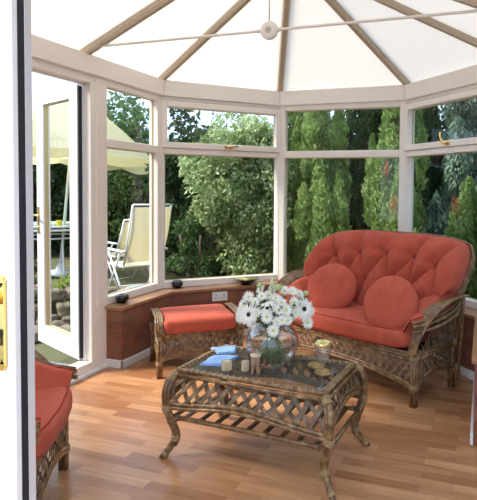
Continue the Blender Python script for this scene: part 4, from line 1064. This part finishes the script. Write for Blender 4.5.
# fish bowl vase with flowers
VC = V((.270, -2.365, TT)); RV = .138
va = empty('fishbowl_vase', VC); tag(va, 'round clear glass fishbowl vase full of water on the coffee table', 'vase')
prof = [(0, 0), (.055, .0), (.075, .006)]
for k in range(3, 15):
    a = -PI/2+PI*k/17.5; prof.append((RV*math.cos(a), .126+.126*math.sin(a)*1.0))
prof += [(.078, .250), (.080, .262)]
inn = [(max(0, r_-.0035), z+.004 if z < .02 else z) for r_, z in prof][::-1]
inn[-1] = (0, .010)
m = MB(); m.lathe(prof+inn, 48); m.build('glass_bowl', M['thin_glass'], va, smooth=True)
wt = [(max(0, r_-.006), max(z, .013)) for r_, z in prof if z < .165]; wt[0] = (0, .013)
m = MB(); m.lathe(wt+[(0, wt[-1][1])], 48); m.build('water', M['water'], va, smooth=True)
rgt = V((.946, .323, 0)); bck = V((-.323, .946, 0))
def daisy(name, hx_, hz_, hb_, size, eye, label, group, look, petals=16, sub=None):
    """head at right/up/back offsets (m) from the vase axis; stem runs down into the bowl"""
    hp = VC+rgt*hx_+bck*hb_+V((0, 0, hz_)); o_ = empty(name, hp); tag(o_, label, 'flower', group)
    n_ = V(look).normalized(); R3 = n_.to_track_quat('Z', 'Y').to_matrix()
    m = MB()
    for ring_, (np_, ls, lift) in enumerate(((petals, 1, .10), (petals, .86, .26))):
        for k in range(np_):
            a = 2*PI*(k+.5*ring_)/np_+random.uniform(-.08, .08); l_ = size*ls*random.uniform(.9, 1.06); wd_ = size*.17
            d = V((math.cos(a), math.sin(a), 0)); s__ = V((-math.sin(a), math.cos(a), 0)); up = V((0, 0, 1))
            q = [d*size*.12, d*l_*.55+up*l_*lift*.8, d*l_+up*l_*lift*.55]
            vs = [q[0]-s__*wd_*.35, q[0]+s__*wd_*.35, q[1]+s__*wd_*.62+up*.001, q[2]+s__*wd_*.22, q[2]-s__*wd_*.22, q[1]-s__*wd_*.62+up*.001, q[1]-up*size*.03]
            m.add([R3 @ v for v in vs], [(0, 1, 2, 6), (0, 6, 5), (6, 2, 3), (6, 3, 4), (6, 4, 5)])
    m.build('petals', M['petal'], o_)
    m = MB(); m.lathe([(0, size*.16), (size*.12, size*.14), (size*.20, size*.08), (size*.20, 0), (0, -size*.06)], 14); m.v = [tuple(R3 @ V(v)) for v in m.v]; m.build('flower_eye', eye, o_, smooth=True)
    a_ = random.uniform(0, 6.28); foot = VC+V((.05*math.cos(a_), .05*math.sin(a_), .03))+rgt*(-hx_*.25)-hp
    rimp = VC+rgt*max(-.055, min(.055, hx_*.4))+bck*max(-.055, min(.055, hb_*.4))+V((0, 0, .25))-hp
    m = MB(); m.tube(curve([-n_*size*.04, rimp*.5-n_*size*.22, rimp, foot], 12), .0026, 6); m.build('stem', M['stem'], o_, smooth=True)
    return o_
# two large daisies with dark eyes
daisy('gerbera_daisy', -.112, .300, -.13, .058, M['disc_dark'], 'large white daisy with a dark eye at the left of the bouquet', None, (-.15, -1, .25), 20)
daisy('gerbera_daisy', .165, .315, -.06, .062, M['disc_dark'], 'large white daisy with a dark eye at the right of the bouquet', None, (1.0, -.75, .25), 20)
daisy('gerbera_daisy', -.02, .325, -.10, .058, M['disc_dark'], 'large white daisy near the middle of the bouquet, facing upwards', None, (-.1, -.5, .9), 20)
small = [(.012, .225, -.15), (.055, .275, -.14), (.082, .270, -.12), (-.02, .290, -.14), (.03, .265, -.13), (-.15, .335, -.06), (-.125, .365, -.02), (-.085, .352, -.08), (-.055, .375, -.04), (-.02, .372, .0),
         (.02, .365, -.04), (.05, .35, -.08), (.075, .318, -.11), (.04, .325, -.13), (.105, .395, .0), (.115, .345, -.05), (.14, .375, .03), (.20, .29, .0), (.185, .235, -.03), (-.165, .30, -.03), (-.075, .31, -.13),
         (-.165, .26, -.02), (.0, .40, .04), (-.07, .39, .06), (.06, .385, .06), (.125, .30, -.08), (-.1, .25, -.10), (.15, .33, .08), (-.12, .32, .08), (.03, .33, .10), (.10, .25, .07)]
for i, (a, b, c) in enumerate(small):
    sz = .030 if i % 3 else .036
    lk = (a*3+random.uniform(-.3, .3), -.75+c*3, .35+max(0, b-.3)*4)
    nn_ = rgt*lk[0]-bck*(-lk[1])+V((0, 0, lk[2]))
    dz_ = daisy('small_daisy', a, b, c, sz, M['disc_green'], 'small white daisy with a green yellow eye in the fishbowl bouquet', 'small daisies in the bouquet', nn_, 13)
    if i == 0: dz_['label'] = 'small white daisy hanging lowest in front of the vase rim'
    if i == 18: dz_['label'] = 'small white daisy lowest at the right side of the bouquet'
for a, b, c, r_, lb in ((-.070, .425, .0, .015, 'round pale green bud head rising left of the bouquet top'), (.030, .418, -.02, .018, 'round green bud head at the middle of the bouquet top'), (.175, .385, .0, .014, 'round green bud head at the right side of the bouquet')):
    hp = VC+rgt*a+bck*c+V((0, 0, b)); o_ = empty('green_bud', hp); tag(o_, lb, 'bud')
    m = MB(); m.grid(lambda u, v: V((r_*math.cos(2*PI*u)*math.cos((v-.5)*PI), r_*math.sin(2*PI*u)*math.cos((v-.5)*PI), r_*math.sin((v-.5)*PI)))*(1+.06*math.sin(2*PI*u*9)*math.sin(v*20)), 27, 13, wrap_u=True); m.build('bud_head', M['bud'], o_, smooth=True)
    m = MB(); m.tube(curve([(0, 0, 0), (-a*.3, 0, -.10), (VC+rgt*a*.3+V((0, 0, .25)))-hp, (VC+V((-a*.2, .02, .03)))-hp], 12), .0026, 6); m.build('stem', M['stem'], o_, smooth=True)
o_ = empty('bud_spike', VC+rgt*-.005+V((0, 0, .40))); tag(o_, 'pale cream upright bud spike at the bouquet top', 'flower')
m = MB()
for k in range(22):
    t = k/22; a = k*2.4; rr = .012*(1-t*.8); m.lathe([(0, .008), (.005, .003), (.005, -.003), (0, -.006)], 8, (rr*math.cos(a), rr*math.sin(a), .065*t))
m.build('buds', mat('pale_bud', (.70, .74, .48), .7), o_, smooth=True)
m = MB(); m.tube(curve([(0, 0, .06), (0, 0, 0), (.01, 0, -.15), (.02, .01, -.37)], 9), .0028, 6); m.build('stem', M['stem'], o_, smooth=True)
# leafy greenery inside the bouquet, above the rim
n = 520; a = RNG.uniform(0, 2*PI, n); z = RNG.uniform(.20, .35, n); rr = (.045+.13*(z-.2)/.15)*np.sqrt(RNG.uniform(0, 1, n))
v, f = leaves(np.stack([np.cos(a)*rr, np.sin(a)*rr, z], 1), np.stack([np.cos(a), np.sin(a), np.full(n, .5)], 1), .038, .32, .5)
fo = np_mesh('bouquet_greenery', v, f, M['leaf_mid']); fo.location = VC; tag(fo, 'feathery green leaves between the daisies in the vase', 'foliage', kind='stuff')
m = MB()
for k in range(18):
    g = RNG.uniform(0, 2*PI); q = RNG.uniform(.02, .07); m.tube([(q*math.cos(g), q*math.sin(g), .02), (.02*math.cos(g+2), .02*math.sin(g+2), .14), (.05*math.cos(g+3), .05*math.sin(g+3), .26)], .0022, 5)
so_ = m.build('stems', M['stem'], fo, smooth=True); so_['kind'] = 'stuff'
